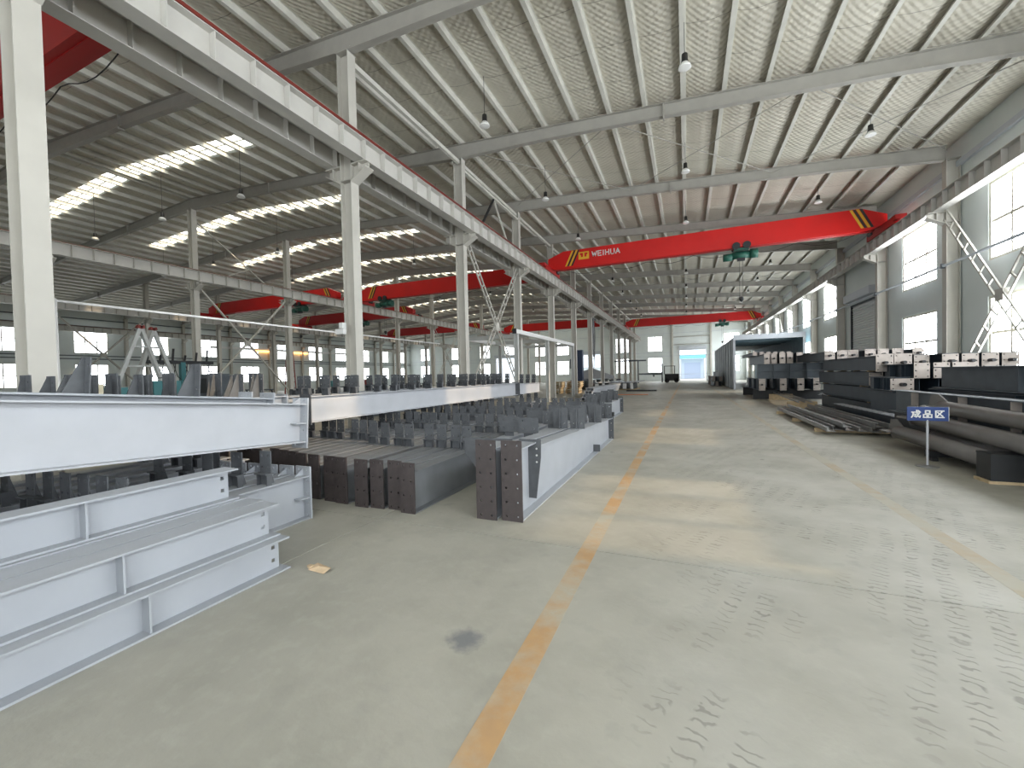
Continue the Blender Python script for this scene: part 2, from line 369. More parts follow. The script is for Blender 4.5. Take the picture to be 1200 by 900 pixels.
# building across the yard
yb = thing('yard_building', 'pale blue workshop with blue canopy seen through the far gateway', 'building', (1.2, 104, 0))
BX(-2.6, 2.6, 0, 8, 0, 4.6).build('body', mat('pale_blue_sheet', (.62, .70, .80), .6), yb)
BX(-3.6, 3.6, -1.6, 0, 4.65, 5.5).build('canopy', mat('canopy_blue', (.25, .62, .80), .5), yb)
BX(-1.7, 1.7, -.05, 0, 0, 3.7).build('gate', mat('gate_blue', (.48, .55, .70), .6), yb)
for s in (-1, 1): BX(s*2.4-.15, s*2.4+.15, -1.5, -1.2, 0, 4.65).build('post', 'wallup', yb)
yb2 = thing('yard_building', 'light yard wall far beyond the gateway of the middle bay', 'building', (-18, 112, 0))
BX(-14, 9, 0, 1, 0, 3.2).build('wall_panel', 'wall', yb2); BX(-14, 9, -.2, 1.2, 3.2, 3.4).build('coping', 'wallup', yb2)
# wall girts, eave beam, pipe on the right wall
struct(BX(9.28, 9.4, YN, YF, 8.98, 9.18).build('trim_4', 'wallup'))
for z in (4.5, 4.85): struct(BX(XL, XL+.1, YN, YF, z-.05, z+.05).build('trim_5', 'slate'))
for z in (8.1, 8.9): struct(BX(XL, XL+.1, YN, YF, z-.05, z+.05).build('trim_5', 'slate'))
pp = thing('wall_pipe', 'long thin grey pipe running along the right wall across the windows', 'pipe', (8.93, 0, 5.36))
MB().tube([(0, YN, 0), (0, YF-.4, 0)], .05, 8).build('pipe_run', 'wallup', pp, smooth=True)
for k in KS: BX(-.07, .1, FY(k)-.03, FY(k)+.03, -.09, .09).build('pipe_clip', 'slate', pp)
# roller shutter door
sdoor = struct(BX(XR-.02, XR+.2, 28.0, 28.1, 0, 5.45).box(XR-.02, XR+.2, 31.6, 31.7, 0, 5.45).box(XR-.02, XR+.2, 28.1, 31.6, 5.35, 5.45).build('door_4', 'slate'))
sl = MB().prism([(0, 0), (.02, .05), (.06, .08), (.02, .12), (0, .14), (.03, .14), (.09, .08), (.03, 0)], 'y', 28.1, 31.6).mesh('slat', 'shutter')
for j in range(38): inst('slat', sl, sdoor, (XR+.04, 0, .01+.14*j))
BX(XR-.35, XR+.1, 27.9, 31.8, 5.6, 6.05).build('shutter_box', 'wallup', sdoor)

# ------------------------------------------------------------------ roof
SKX0, SKX1 = -36.0, -16.7
PSP = 1.18
px_ = sorted([.03+PSP*i for i in range(-22, 9) if XB+.3 < .03+PSP*i < XR-.3] + [2*XB-(.03+PSP*i) for i in range(-22, 9) if XB+.3 < .03+PSP*i < XR-.3])
def sheet(y0, y1, xs):
    """insulation blanket sagging between the purlins"""
    ed = []
    for x in xs:
        ed.append((x, ztop(x)+.215))
    prof = []
    for i in range(len(ed)-1):
        (xa, za), (xb, zb) = ed[i], ed[i+1]
        for t in (0, .12, .3, .5, .7, .88):
            prof.append((xa+(xb-xa)*t, za+(zb-za)*t-.085*math.sin(math.pi*t)**.7 if t else za))
    prof.append(ed[-1])
    mb = MB(); n = len(prof)
    ys = [y0]+[y0+(y1-y0)*i/max(1, int((y1-y0)/6)) for i in range(1, max(1, int((y1-y0)/6)))]+[y1]
    for y in ys: mb.v += [(x, y, z) for x, z in prof]
    for j in range(len(ys)-1):
        for i in range(n-1): mb.f.append((j*n+i, j*n+i+1, (j+1)*n+i+1, (j+1)*n+i))
    return mb
ceil = MB()
# roof deck above the insulation, cut open at every skylight
def deck(mb, x0, x1, y0, y1): mb.prism([(x0, ztop(x0)+.30), (x1, ztop(x1)+.30), (x1, ztop(x1)+.36), (x0, ztop(x0)+.36)], 'y', y0, y1)
SKY = [(FY(k)+3-.47, FY(k)+3+.47) for k in range(-2, 13)]
deck(ceil, XL-.4, SKX0, YN, YF); deck(ceil, SKX1, XR+.4, YN, YF)
gaps = [YN]+[v for s in SKY for v in s]+[YF]
for i in range(0, len(gaps), 2):
    if gaps[i+1] > gaps[i]:
        deck(ceil, SKX0, XB, gaps[i], gaps[i+1]); deck(ceil, XB, SKX1, gaps[i], gaps[i+1])
roof = struct(ceil.build('ceiling', 'wallup'))
xr = [x for x in px_ if x > SKX1]; xm = [x for x in px_ if SKX0 < x < SKX1]; xl = [x for x in px_ if x < SKX0]
sheet(YN, YF, [SKX1]+xr+[XR]).build('insulation_blanket', 'insul', roof)
sheet(YN, YF, [XL]+xl+[SKX0]).build('insulation_blanket', 'insul', roof)
for i in range(0, len(gaps), 2):
    if gaps[i+1] > gaps[i]: sheet(gaps[i], gaps[i+1], [SKX0]+[x for x in xm if x < XB]+[XB]+[x for x in xm if x > XB]+[SKX1]).build('insulation_blanket', 'insul', roof)
for (y0, y1) in SKY[2:]:
    for q0, q1 in ((SKX0, XB-.15), (XB+.15, SKX1)):
        mb = MB(); mb.v = [(q0, y0, ztop(q0)+.27), (q1, y0, ztop(q1)+.27), (q1, y1, ztop(q1)+.27), (q0, y1, ztop(q0)+.27)]; mb.f = [(0, 1, 2, 3)]
        p = mb.build('skylight_panel', 'skyl', roof)
        ym = (y0+y1)/2
        MB().prism([(q0, ztop(q0)+.22), (q1, ztop(q1)+.22), (q1, ztop(q1)+.26), (q0, ztop(q0)+.26)], 'y', ym-.03, ym+.03).build('skylight_rib', 'purlin', p)
    MB().prism([(XB-.2, ztop(XB)+.2), (XB, ztop(XB)+.22), (XB+.2, ztop(XB)+.2), (XB, ztop(XB)+.34)], 'y', y0, y1).build('ridge_cap', 'wallup', roof)
# purlins: Z sections lying on the rafters, one run each
pur = MB()
zsec = [(-.10, 0), (.015, 0), (.015, .19), (.09, .19), (.09, .2), (-.005, .2), (-.005, .03), (-.085, .03), (-.085, .045), (-.10, .045)]
pur.prism(zsec, 'y', YN, YF); pme = pur.mesh('purlin', 'purlin')
for x in px_: inst('purlin', pme, roof, (x, 0, ztop(x)+.003))
for s in (-1, 1): inst('purlin', pme, roof, (XB+.22*s, 0, ztop(XB)-.01))

# ------------------------------------------------------------------ columns
def hsec(mb, w, d, z0, z1, tf=.018, tw=.012, cx=0, cy=0):   # d along x, w along y
    mb.box(cx-d/2, cx-d/2+tf, cy-w/2, cy+w/2, z0, z1); mb.box(cx+d/2-tf, cx+d/2, cy-w/2, cy+w/2, z0, z1); mb.box(cx-d/2+tf, cx+d/2-tf, cy-tw/2, cy+tw/2, z0, z1); return mb
COLM = {}
def column(row, x, k, label, group, brackets, d=.38):
    h = ztop(x)-(.62 if row != 'right' else .55)
    t = thing('steel_column', label, 'column', (x, FY(k), 0), group=group)
    key = row
    if key not in COLM:
        c = {}
        c['shaft'] = hsec(MB(), .28, d, .02, h).mesh('shaft', 'colpaint')
        c['foot'] = BX(-d/2-(.08 if row in 'ABC' else 0), d/2+(.08 if row in 'ABC' else 0), -.24, .24, 0, .025).mesh('base_plate', 'rafter')
        c['cap'] = BX(-d/2, d/2, -.17, .17, h, h+.03).mesh('cap_plate', 'rafter')
        c['stiff'] = BX(-d/2+.018, d/2-.018, -.145, .145, 6.95, 6.97).mesh('stiffener', 'rafter')
        for s in brackets:
            mb = MB(); mb.prism([(s*d/2, 6.93), (s*(d/2+.5), 7.20), (s*(d/2+.5), GZ0-.012), (s*d/2, GZ0-.012)], 'y', -.012, .012)
            mb.prism([(s*d/2, 6.90), (s*(d/2+.52), 7.19), (s*(d/2+.52), 7.215), (s*d/2, 6.93)], 'y', -.15, .15)
            mb.box(min(s*d/2, s*(d/2+.52)), max(s*d/2, s*(d/2+.52)), -.15, .15, GZ0-.03, GZ0-.004)
            mb.box(min(s*(d/2+.25), s*(d/2+.27)), max(s*(d/2+.25), s*(d/2+.27)), -.14, .14, 7.08, GZ0-.03)
            c['br%d' % s] = mb.mesh('bracket', 'colpaint')
        COLM[key] = c
    c = COLM[key]
    inst('shaft', c['shaft'], t); inst('base_plate', c['foot'], t); inst('cap_plate', c['cap'], t); inst('stiffener', c['stiff'], t)
    for s in brackets: inst('bracket', c['br%d' % s], t)
    return t
for i, k in enumerate(KS[1:]):
    column('A', XA, k, '%s pale steel column from the front in the row beside the aisle' % ORD[i], 'columns of the aisle row', (1, -1))
for i, k in enumerate(KS[1:]):
    if FY(k) < 8: continue
    column('B', XB, k, '%s steel column from the front in the middle row under the roof ridge' % ORD[i-1], 'columns of the ridge row', (1, -1))
    if FY(k) > 12: column('C', XC, k, '%s steel column from the front in the far left row' % ORD[i-2], 'columns of the far left row', (1,))
for i, k in enumerate(KS[1:]):
    if FY(k) > 12: column('right', 9.16, k, '%s steel column from the front standing against the right window wall' % ORD[i-2], 'columns of the right wall', (-1,), d=.4)
    if FY(k) > 18: column('left', XL+.22, k, '%s steel column from the front against the far left window wall' % ORD[i-3], 'columns of the left wall', (1,), d=.4)

# ------------------------------------------------------------------ rafters
def rafter(k, i):
    t = thing('steel_rafter', '%s grey roof rafter from the front spanning the hall' % ORD[i], 'rafter', (0, FY(k), 0), group='roof rafters')
    prof = [(9.0, .56), (5.2, .44), (-.6, .42), (-4.6, .43), (-8.42, .55), (-12.5, .45), (-19.5, .45), (-26.05, .62)]
    prof = prof+[(2*XB-x, d) for x, d in reversed(prof[:-1])]
    def seg(i0, i1):
        mb = MB(); P = prof[i0:i1+1]; bf = .2
        for a in range(len(P)-1):
            (xa, da), (xb, db) = P[a], P[a+1]; ta, tb = ztop(xa), ztop(xb)
            mb.prism([(xa, ta-da), (xa, ta), (xb, tb), (xb, tb-db)], 'y', -.006, .006)
            mb.prism([(xa, ta-.014), (xa, ta), (xb, tb), (xb, tb-.014)], 'y', -bf/2, bf/2)
            mb.prism([(xa, ta-da), (xa, ta-da+.014), (xb, tb-db+.014), (xb, tb-db)], 'y', -bf/2, bf/2)
        return mb
    if 'raf' not in COLM:
        cuts = [0, 2, 4, 6, 7, 8, 10, 12, 14]
        COLM['raf'] = [seg(cuts[j], cuts[j+1]).mesh('rafter_segment', 'rafter') for j in range(len(cuts)-1)]
        pl = []
        for j in cuts[1:-1]:
            x, d = prof[j]
            if abs(x-XA) < .1 or abs(x-XB) < .1 or abs(x-XC) < .1: continue
            pl.append(BX(x-.018, x+.018, -.11, .11, ztop(x)-d-.07, ztop(x)+.0).mesh('splice_plate', 'rafter'))
        COLM['rafpl'] = pl
        fb = MB().bar((0, .0, -.40), (0, .62, .12), .03, .03); COLM['fly'] = fb.mesh('fly_brace', 'purlin')
    for m in COLM['raf']: inst('rafter_segment', m, t)
    for m in COLM['rafpl']: inst('splice_plate', m, t)
    if k in (1, 2, 3, 4):
        for x in [x for x in px_ if x > -8.6][::2]: inst('fly_brace', COLM['fly'], t, (x, 0, ztop(x)))
for i, k in enumerate(KS[1:]): rafter(k, i)
# roof bracing rods
for j, (k, xs) in enumerate(((2, (-8.2, -2.4, 3.4, 9.0)), (6, (-8.2, -2.4, 3.4, 9.0)))):
    for a in range(3):
        for s in (0, 1):
            x0, x1 = xs[a], xs[a+1]
            if s: x0, x1 = x1, x0
            r_ = MB().tube([(x0, FY(k)+.1, ztop(x0)-.2-.03*s), (x1, FY(k+1)-.1, ztop(x1)-.2-.03*s)], .014, 6).build('brace_rod', 'rafter')
            tag(r_, '%s thin roof brace rod leaning %s in the %s braced roof bay' % (ORD[a], 'right' if not s else 'left', 'near' if j == 0 else 'far'), 'brace rod', 'roof brace rods')

# ------------------------------------------------------------------ runway girders
def runway(x, label, k0, side, rail_x=0, bar=False, bf=.34):
    t = thing('runway_girder', label, 'crane girder', (x, 0, GZ0))
    D = GZ1-GZ0; y0, y1 = YN+.1, YF-2.2
    b = MB().box(-bf/2, bf/2, y0, y1, 0, .018).box(-bf/2, bf/2, y0, y1, D-.018, D).box(-.008, .008, y0, y1, .018, D-.018).build('girder_beam', 'girder', t)
    BX(-.035, .035, y0, y1, D, D+.09).build('rail', 'rail', t)
    if bar: BX(bf/2-.03, bf/2+.02, y0, y1, D+.004, D+.07).build('conductor_bar', 'redbar', t)
    st = BX(.008*side, (bf/2-.01)*side, -.01, .01, .018, D-.018).mesh('stiffener', 'girder') if side > 0 else BX(-(bf/2-.01), -.008, -.01, .01, .018, D-.018).mesh('stiffener', 'girder')
    y = k0
    while y < y1:
        inst('stiffener', st, t, (0, y, 0)); y += .75
    return t
runway(-7.89, 'long pale crane runway girder on the aisle side of the front columns', 2.6, 1, bar=True)
runway(-8.89, 'shadowed crane runway girder on the far side of the front columns', 2.6, 1)
runway(XB+.22+.31, 'cream crane runway girder along the middle column row', 2.6, 1)
runway(XC+.22+.31, 'distant pale crane runway girder along the far left column row', 8.6, 1)
runway(9.0-.29, 'crane runway girder along the right window wall', 2.6, -1)
runway(XL+.42+.35, 'far crane runway girder along the left window wall', 20.6, 1)

# ------------------------------------------------------------------ wall and column bracing
def lattice(mb, p0, p1, w, n, t=.05, axis=(0, 1, 0)):
    p0, p1 = Vector(p0), Vector(p1); d = (p1-p0).normalized(); s = d.cross(Vector((1, 0, 0))).normalized()*w/2
    mb.bar(p0+s, p1+s, t, t); mb.bar(p0-s, p1-s, t, t)
    return s
def cross_brace(name, label, x, y0, y1, z0, z1, m, w=0, t=.08, n=9):
    b = thing(name, label, 'brace', (x, (y0+y1)/2, z0)); h = z1-z0; e = (y1-y0)/2
    for s in (-1, 1):
        p0, p1 = Vector((.05*s, -e*s, h)), Vector((.05*s, e*s, 0))
        if w:
            mb = MB(); sv = lattice(mb, p0, p1, w, n); mb2 = mb.build('diagonal', m, b)
            me = None
            for i in range(1, n):
                c = p0.lerp(p1, i/n); MB().bar(c-sv, c+sv, .05, .05).build('batten', m, mb2)
        else: MB().bar(p0, p1, t, t*.6).build('diagonal', m, b)
    BX(-.08, .08, -.18, .18, h/2-.18, h/2+.18).build('gusset', m, b)
    return b
cross_brace('cross_brace', 'battened white cross brace on the right wall in front of the windows', 9.0, FY(2)+.1, FY(3)-.1, .3, 7.25, 'colpaint', .34, n=14)
cross_brace('cross_brace', 'distant battened cross brace on the right wall past the roller shutter', 9.0, FY(7)+.1, FY(8)-.1, .3, 7.25, 'colpaint', .34, n=12)
cross_brace('cross_brace', 'pale cross brace between the third and fourth aisle row columns', XA+.1, FY(2)+.15, FY(3)-.15, .6, 7.25, 'colpaint', .26, n=16)
cross_brace('cross_brace', 'single angle cross brace low in the middle column row', XB, FY(2)+.15, FY(3)-.15, .9, 7.2, 'colpaint', 0, .13)
cross_brace('cross_brace', 'grey cross brace in the far left column row', XC, FY(2)+.15, FY(3)-.15, .9, 7.2, 'rafter', 0, .16)
cross_brace('cross_brace', 'distant cross brace in the middle column row near the far wall', XB, FY(6)+.15, FY(7)-.15, .6, 7.2, 'colpaint', .3, n=8)
kb = thing('knee_brace', 'inverted v brace above the runway girder between front columns', 'brace', (XA+.1, FY(2)+3, GZ1))
MB().bar((0, -1.6, 0), (0, 0, 2.0), .09, .07).build('diagonal', 'dark', kb); MB().bar((0, 0, 2.0), (0, 1.9, 0), .07, .05).build('diagonal', 'purlin', kb)
MB().bar((0, -2.9, 2.06), (0, 2.9, 2.06), .12, .1).build('strut', 'purlin', kb)
ub = thing('upper_brace', 'thin brace above the runway girder in the middle column row', 'brace', (XB, FY(2)+3, GZ1))
MB().bar((0, -2.8, 3.0), (0, 1.6, 0), .08, .06).build('diagonal', 'colpaint', ub); MB().bar((0, .2, .9), (0, -1.5, 0), .06, .05).build('diagonal', 'colpaint', ub)
for k in range(1, 12):
    for x, dz, nm in ((XA+.05, .9, 'aisle'),):
        s_ = BX(-.06, .06, FY(k)+.15, FY(k+1)-.15, -.07, .07).build('tie_beam', 'purlin', None, (x, 0, ztop(x)-.75))
        tag(s_, '%s eave tie strut from the front along the tops of the %s row columns' % (ORD[k-1], nm), 'strut', 'tie struts')
# services along the front row
sp_ = thing('service_pipe', 'slim white service pipe strung between the front columns', 'pipe', (-8.7, 0, 2.88))
MB().tube([(0, 2.95, 0), (0, 13.4, 0)], .022, 8).build('pipe_run', 'white', sp_, smooth=True)
MB().tube([(0, 2.97, .03), (0, 2.97, -2.86)], .04, 8).build('drop_pipe', 'white', sp_, smooth=True)
jb = thing('junction_box', 'small white junction box on the second front column', 'junction box', (-8.55, 8.40, 2.82))
BX(-.16, .12, -.08, .04, 0, .14).build('box_body', 'white', jb); BX(.0, .12, -.1, .04, .15, .3).build('switch', 'white', jb)

# ------------------------------------------------------------------ hanging lamps
lm_house = MB().lathe([(.03, .26), (.09, .25), (.10, .06), (.12, .03), (.12, .0)], 12).mesh('lamp_housing', 'lampblk', True)
lm_refl = MB().lathe([(.12, .0), (.18, -.10), (.2, -.17), (.19, -.175), (.05, -.17)], 14).mesh('reflector', 'lampwht', True)
def lamp(x, k, label, group):
    y = FY(k)+3; z = 9.55; L = ztop(x)+.17-(z+.26)
    t = thing('high_bay_lamp', label, 'lamp', (x, y, z), group=group)
    inst('lamp_housing', lm_house, t, sc=(.8, .8, .9)); inst('reflector', lm_refl, t, sc=(.8, .8, .7))
    MB().tube([(0, 0, .25), (0, 0, .26+L)], .008, 5).build('cord', 'cable', t)
for nm, xs, ks in (('nearest', (-5.72, .05, 5.8), range(1, 11)), ('second', (-11.5, -17.3, -23.0), range(1, 9)), ('third', (-29.2, -34.9), range(1, 6))):
    for x, ln in zip(xs, ('left', 'centre', 'right') if nm == 'nearest' else ('right', 'centre', 'left')):
        for i, k in enumerate(ks): lamp(x, k, '%s hanging lamp from the front in the %s line of the %s bay' % (ORD[i], ln, nm), 'hanging lamps')

# ------------------------------------------------------------------ lettering from strokes
GLY = {'W': [((0, 1), (.25, 0)), ((.25, 0), (.5, .8)), ((.5, .8), (.75, 0)), ((.75, 0), (1, 1))],
 'E': [((.05, 0), (.05, 1)), ((0, 1), (.75, 1)), ((0, .5), (.65, .5)), ((0, 0), (.75, 0))],
 'I': [((.15, 0), (.15, 1))], 'H': [((.05, 0), (.05, 1)), ((.8, 0), (.8, 1)), ((.05, .5), (.8, .5))],
 'U': [((.05, 1), (.05, .15)), ((.05, .15), (.2, 0)), ((.2, 0), (.65, 0)), ((.65, 0), (.8, .15)), ((.8, .15), (.8, 1))],
 'A': [((0, 0), (.42, 1)), ((.42, 1), (.84, 0)), ((.17, .33), (.67, .33))],
 '成': [((.05, .74), (.97, .74)), ((.2, .74), (.17, .3)), ((.17, .3), (.02, .0)), ((.2, .46), (.45, .46)), ((.45, .46), (.42, .14)), ((.42, .14), (.33, .17)), ((.58, 1), (.64, .5)), ((.64, .5), (.76, .15)), ((.76, .15), (.92, .02)), ((.92, .02), (.97, .25)), ((.86, .58), (.52, .04)), ((.74, .97), (.88, .86))],
 '品': [((.27, .95), (.73, .95)), ((.27, .95), (.27, .58)), ((.73, .95), (.73, .58)), ((.27, .58), (.73, .58)), ((.06, .42), (.44, .42)), ((.06, .42), (.06, .0)), ((.44, .42), (.44, .0)), ((.06, .03), (.44, .03)), ((.56, .42), (.94, .42)), ((.56, .42), (.56, .0)), ((.94, .42), (.94, .0)), ((.56, .03), (.94, .03))],
 '区': [((.08, .93), (.95, .93)), ((.1, .93), (.1, .04)), ((.1, .04), (.97, .04)), ((.74, .8), (.24, .18)), ((.3, .72), (.84, .2))]}
ADV = {'W': 1.12, 'E': .88, 'I': .42, 'H': .98, 'U': .98, 'A': .95}
def glyph(ch, h, w, t):
    mb = MB()
    for (a, b) in GLY[ch]:
        p, q = Vector((a[0]*w, 0, a[1]*h)), Vector((b[0]*w, 0, b[1]*h)); d = (q-p).normalized()*t*.4
        mb.bar(p-d, q+d, t, .004, up=(0, 1, 0)) if False else mb.bar(p-d, q+d, .004, t, up=(d.normalized().cross(Vector((0, 1, 0)))))
    return mb

# ------------------------------------------------------------------ bridge cranes
def crane(x0, x1, y, label, hoist_x=None, text=False, stripes=True, depth=1.1, red='red'):
    """single girder bridge crane, runs on rails at x0 and x1"""
    zr = GZ1+.09; t = thing('bridge_crane', label, 'crane', (0, y, zr))
    zb = .14; w = .24
    prof = [(x0-.1, zb+.22), (x0+.35, zb+.03), (x0+.8, zb), (x1-1.0, zb), (x1-.55, zb+.03), (x1+.1, zb+.26), (x1+.1, zb+depth*.62), (x1-.9, zb+depth), (x0+.9, zb+depth), (x0-.1, zb+depth*.66)]
    g = MB().prism(prof, 'y', -w, w).build('girder', red, t)
    BX(x0+.4, x1-.4, -.11, .11, zb-.02, zb-.0).build('track_flange', 'redend', g)
    BX(x0+.9, x1-.9, -w-.012, -w, zb, zb+.12).build('lower_lip', red, g)
    if stripes:
        for xs in (x0+1.0, x1-1.35):
            for q in range(4):
                xx = xs+.13*q; h0, h1 = zb+.15, zb+depth-.02
                mb = MB(); mb.prism([(xx, h0), (xx+.11, h0), (xx+.56, h1), (xx+.45, h1)] if xs < (x0+x1)/2 else [(xx+.45, h0), (xx+.56, h0), (xx+.11, h1), (xx, h1)], 'y', -w-.016, -w-.012)
                mb.build('stripe', 'yellow' if q % 2 == 0 else 'black', g)
    if text:
        X = x0+2.7; h = .28
        for ch in 'WEIHUA':
            glyph(ch, h, .27, .055).build('letter', 'white', g, (X, -w-.016, zb+.56)); X += ADV[ch]*.27+.045
        em = BX(0, .72, -.002, .002, 0, .08).box(0, .72, -.002, .002, .4, .48).box(0, .1, -.002, .002, .08, .4).box(.62, .72, -.002, .002, .08, .4).box(.31, .41, -.002, .002, .08, .4).box(.1, .31, -.002, .002, .08, .15).box(.41, .62, -.002, .002, .08, .15).box(.1, .17, -.002, .002, .15, .28).box(.55, .62, -.002, .002, .15, .28).build('emblem', 'yellow', g, (x0+1.86, -w-.016, zb+.46), (0, 0, 0)); em.scale = (.9, 1, .95)
    for xe in (x0, x1):
        e = BX(xe-.13, xe+.13, -1.5, 1.5, .0, .32).build('end_carriage', 'redend', t)
        for yy in (-1.15, 1.15): MB().tube([(-.1, 0, 0), (.1, 0, 0)], .17, 12).build('wheel', 'dark', e, (xe, yy, .17))
        BX(xe-.2, xe+.2, -1.85, -1.5, .08, .28).build('buffer', 'redend', e)
        MB().tube([(xe-.1 if xe > 0 else xe+.1, .75, .3), (xe-.1 if xe > 0 else xe+.1, 1.2, .3)], .13, 10).build('travel_motor', 'black', e)
    if hoist_x is not None:
        hs = BX(-.35, .35, -.28, .28, -.16, -.06).build('hoist', 'green', t, (hoist_x, 0, zb))
        MB().tube([(-.42, 0, -.38), (.42, 0, -.38)], .19, 14).build('drum', 'green', hs, smooth=True)
        MB().tube([(.42, 0, -.36), (.78, 0, -.36)], .24, 14).build('motor', 'green', hs, smooth=True)
        MB().tube([(-.85, 0, -.44), (-.42, 0, -.44)], .2, 12).build('gearbox', 'green', hs, smooth=True)
        for a in (-.25, .25):
            for b_ in (-.31, .31): MB().tube([(a, b_-.05, .06), (a, b_+.05, .06)], .19, 12).build('trolley_wheel', 'dark', hs)
        BX(-.18, .18, -.1, .1, -.68, -.5).build('rope_guide', 'black', hs)
        for a in (-.08, .08): MB().tube([(a, 0, -.6), (a, 0, -2.6)], .008, 5).build('rope', 'dark', hs)
        MB().lathe([(.02, .12), (.1, .1), (.12, -.02), (.05, -.14), (.02, -.16)], 10, (0, 0, -2.72)).build('hook_block', 'dark', hs)
    # sagging festoon cable
    pts = []
    for i in range(41):
        u = i/40; X = x0+1+(x1-x0-2)*u; pts.append((X, .26, zb-.02-.28*abs(math.sin(math.pi*u*6))))
    MB().tube(pts, .012, 5).build('festoon_cable', 'cable', t)
    return t
GA, GR = -7.89, 8.71; GA2, GB = -8.89, XB+.53; GB2, GC = XB-.53, XC+.53
crane(GA, GR, 25.2, 'bright red bridge crane with white lettering and green hoist over the aisle', 2.75, True)
crane(GA, GR, 61.0, 'distant red bridge crane over the far end of the aisle', 4.4, False, red='red')
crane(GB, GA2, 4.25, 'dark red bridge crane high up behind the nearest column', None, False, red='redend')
crane(GB, GA2, 27.3, 'red bridge crane in the second bay behind the front columns', -23.0, False)
crane(GB, GA2, 57.5, 'small distant red bridge crane across the second bay', None, False)
crane(GC, GB2, 25.8, 'red bridge crane with black hoist in the third bay', -31.0, False)
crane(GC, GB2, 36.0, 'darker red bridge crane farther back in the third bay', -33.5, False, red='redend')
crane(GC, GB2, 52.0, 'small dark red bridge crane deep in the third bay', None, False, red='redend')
#--MORE--
# ------------------------------------------------------------------ steel members
def ibody(L, d0, d1, bf, tf=.014, tw=.012, z0=0, y0=0):
    mb = MB()
    mb.prism([(y0, z0+tf), (y0+L, z0+tf), (y0+L, z0+d1-tf), (y0, z0+d0-tf)], 'x', -tw/2, tw/2)
    mb.box(-bf/2, bf/2, y0, y0+L, z0, z0+tf)
    mb.prism([(y0, z0+d0-tf), (y0+L, z0+d1-tf), (y0+L, z0+d1), (y0, z0+d0)], 'x', -bf/2, bf/2)
    return mb
H4 = lambda w, h, z=0: [(-w*.28, z+h*.25), (w*.28, z+h*.25), (-w*.28, z+h*.78), (w*.28, z+h*.78)]
# purlin cleats: a stub with a ledge and a holed plate; a plain holed plate with a front rib
def cleat_mesh(kind):
    if kind == 'ledge':
        mb = hplate(.17, .23, .012, H4(.17, .23)); mb.v = [(x, y, z+.13) for x, y, z in mb.v]
        mb.box(-.09, .09, -.07, .02, .118, .13); mb.box(-.075, .075, -.006, .006, 0, .118); mb.prism([(0, 0), (.09, 0), (.012, .30), (0, .30)], 'x', -.006, .006)
        mb.box(-.08, -.068, -.05, .006, 0, .118); mb.box(.068, .08, -.05, .006, 0, .118)
    elif kind == 'rib':
        mb = hplate(.26, .36, .012, H4(.26, .36)); mb.prism([(-.10, 0), (-.006, 0), (-.006, .34), (-.035, .34)], 'x', -.007, .007)
    elif kind == 'wide':
        mb = hplate(.34, .24, .012, H4(.34, .24)); mb.v = [(x, y, z+.08) for x, y, z in mb.v]
        mb.box(-.17, .17, -.05, .02, .07, .08); mb.box(-.08, .08, -.006, .006, 0, .07); mb.prism([(0, 0), (.1, 0), (.012, .28), (0, .28)], 'x', -.006, .006)
    else:   # tall stub with side gusset seen from the side
        mb = hplate(.18, .34, .012, H4(.18, .34)); mb.prism([(-.006, 0), (-.16, 0), (-.03, .33), (-.006, .33)], 'x', -.006, .006)
    return mb.mesh('cleat', 'cleat')
CL = {k: cleat_mesh(k) for k in ('ledge', 'rib', 'wide', 'side')}
EP = {}
def end_plate(w, h, nrow, m):
    key = (w, h, nrow, m)
    if key not in EP:
        hs = [(sx*w*.27, h*(.06+.88*i/(nrow-1))) for sx in (-1, 1) for i in range(nrow)]
        EP[key] = hplate(w, h, .018, hs).mesh('end_plate', m)
    return EP[key]
def beam(label, group, x, y0, L, z, d0, d1, bf=.2, cleats=(), ckind='ledge', ends=(None, None), m='greyp', stiff=(), rx=0, rz=0, cat='beam', name='steel_beam', rows=4, ribs=False):
    t = thing(name, label, cat, (x, y0, z), group=group, rot=(rx, 0, rz))
    ibody(L, d0, d1, bf).build('beam_body', m, t)
    for i, e in enumerate(ends):
        if e:
            h, mm = e; d = d0 if i == 0 else d1; zz = min(0, (d-h)/2) if z > .3 else 0
            inst('end_plate', end_plate(bf if group in ('centre bundle', 'wide low bundle') else bf+.03, h, rows, mm), t, (0, -.009 if i == 0 else L+.009, zz))
    if ribs:
        BX(.006, bf/2, L-.13, L, d1*.48, d1*.48+.012).build('end_rib', m, t); MB().prism([(L-.12, d1), (L, d1), (L, d1+.07)], 'x', -.006, .006).build('gusset', m, t)
    for c in cleats:
        inst('cleat', CL[ckind], t, (0, c, d0+(d1-d0)*c/L))
    for c in stiff:
        d = d0+(d1-d0)*c/L
        for s in (-1, 1): BX(min(s*.006, s*(bf/2-.01)), max(s*.006, s*(bf/2-.01)), c-.006, c+.006, .014, d-.014).build('stiffener', m, t)
    return t

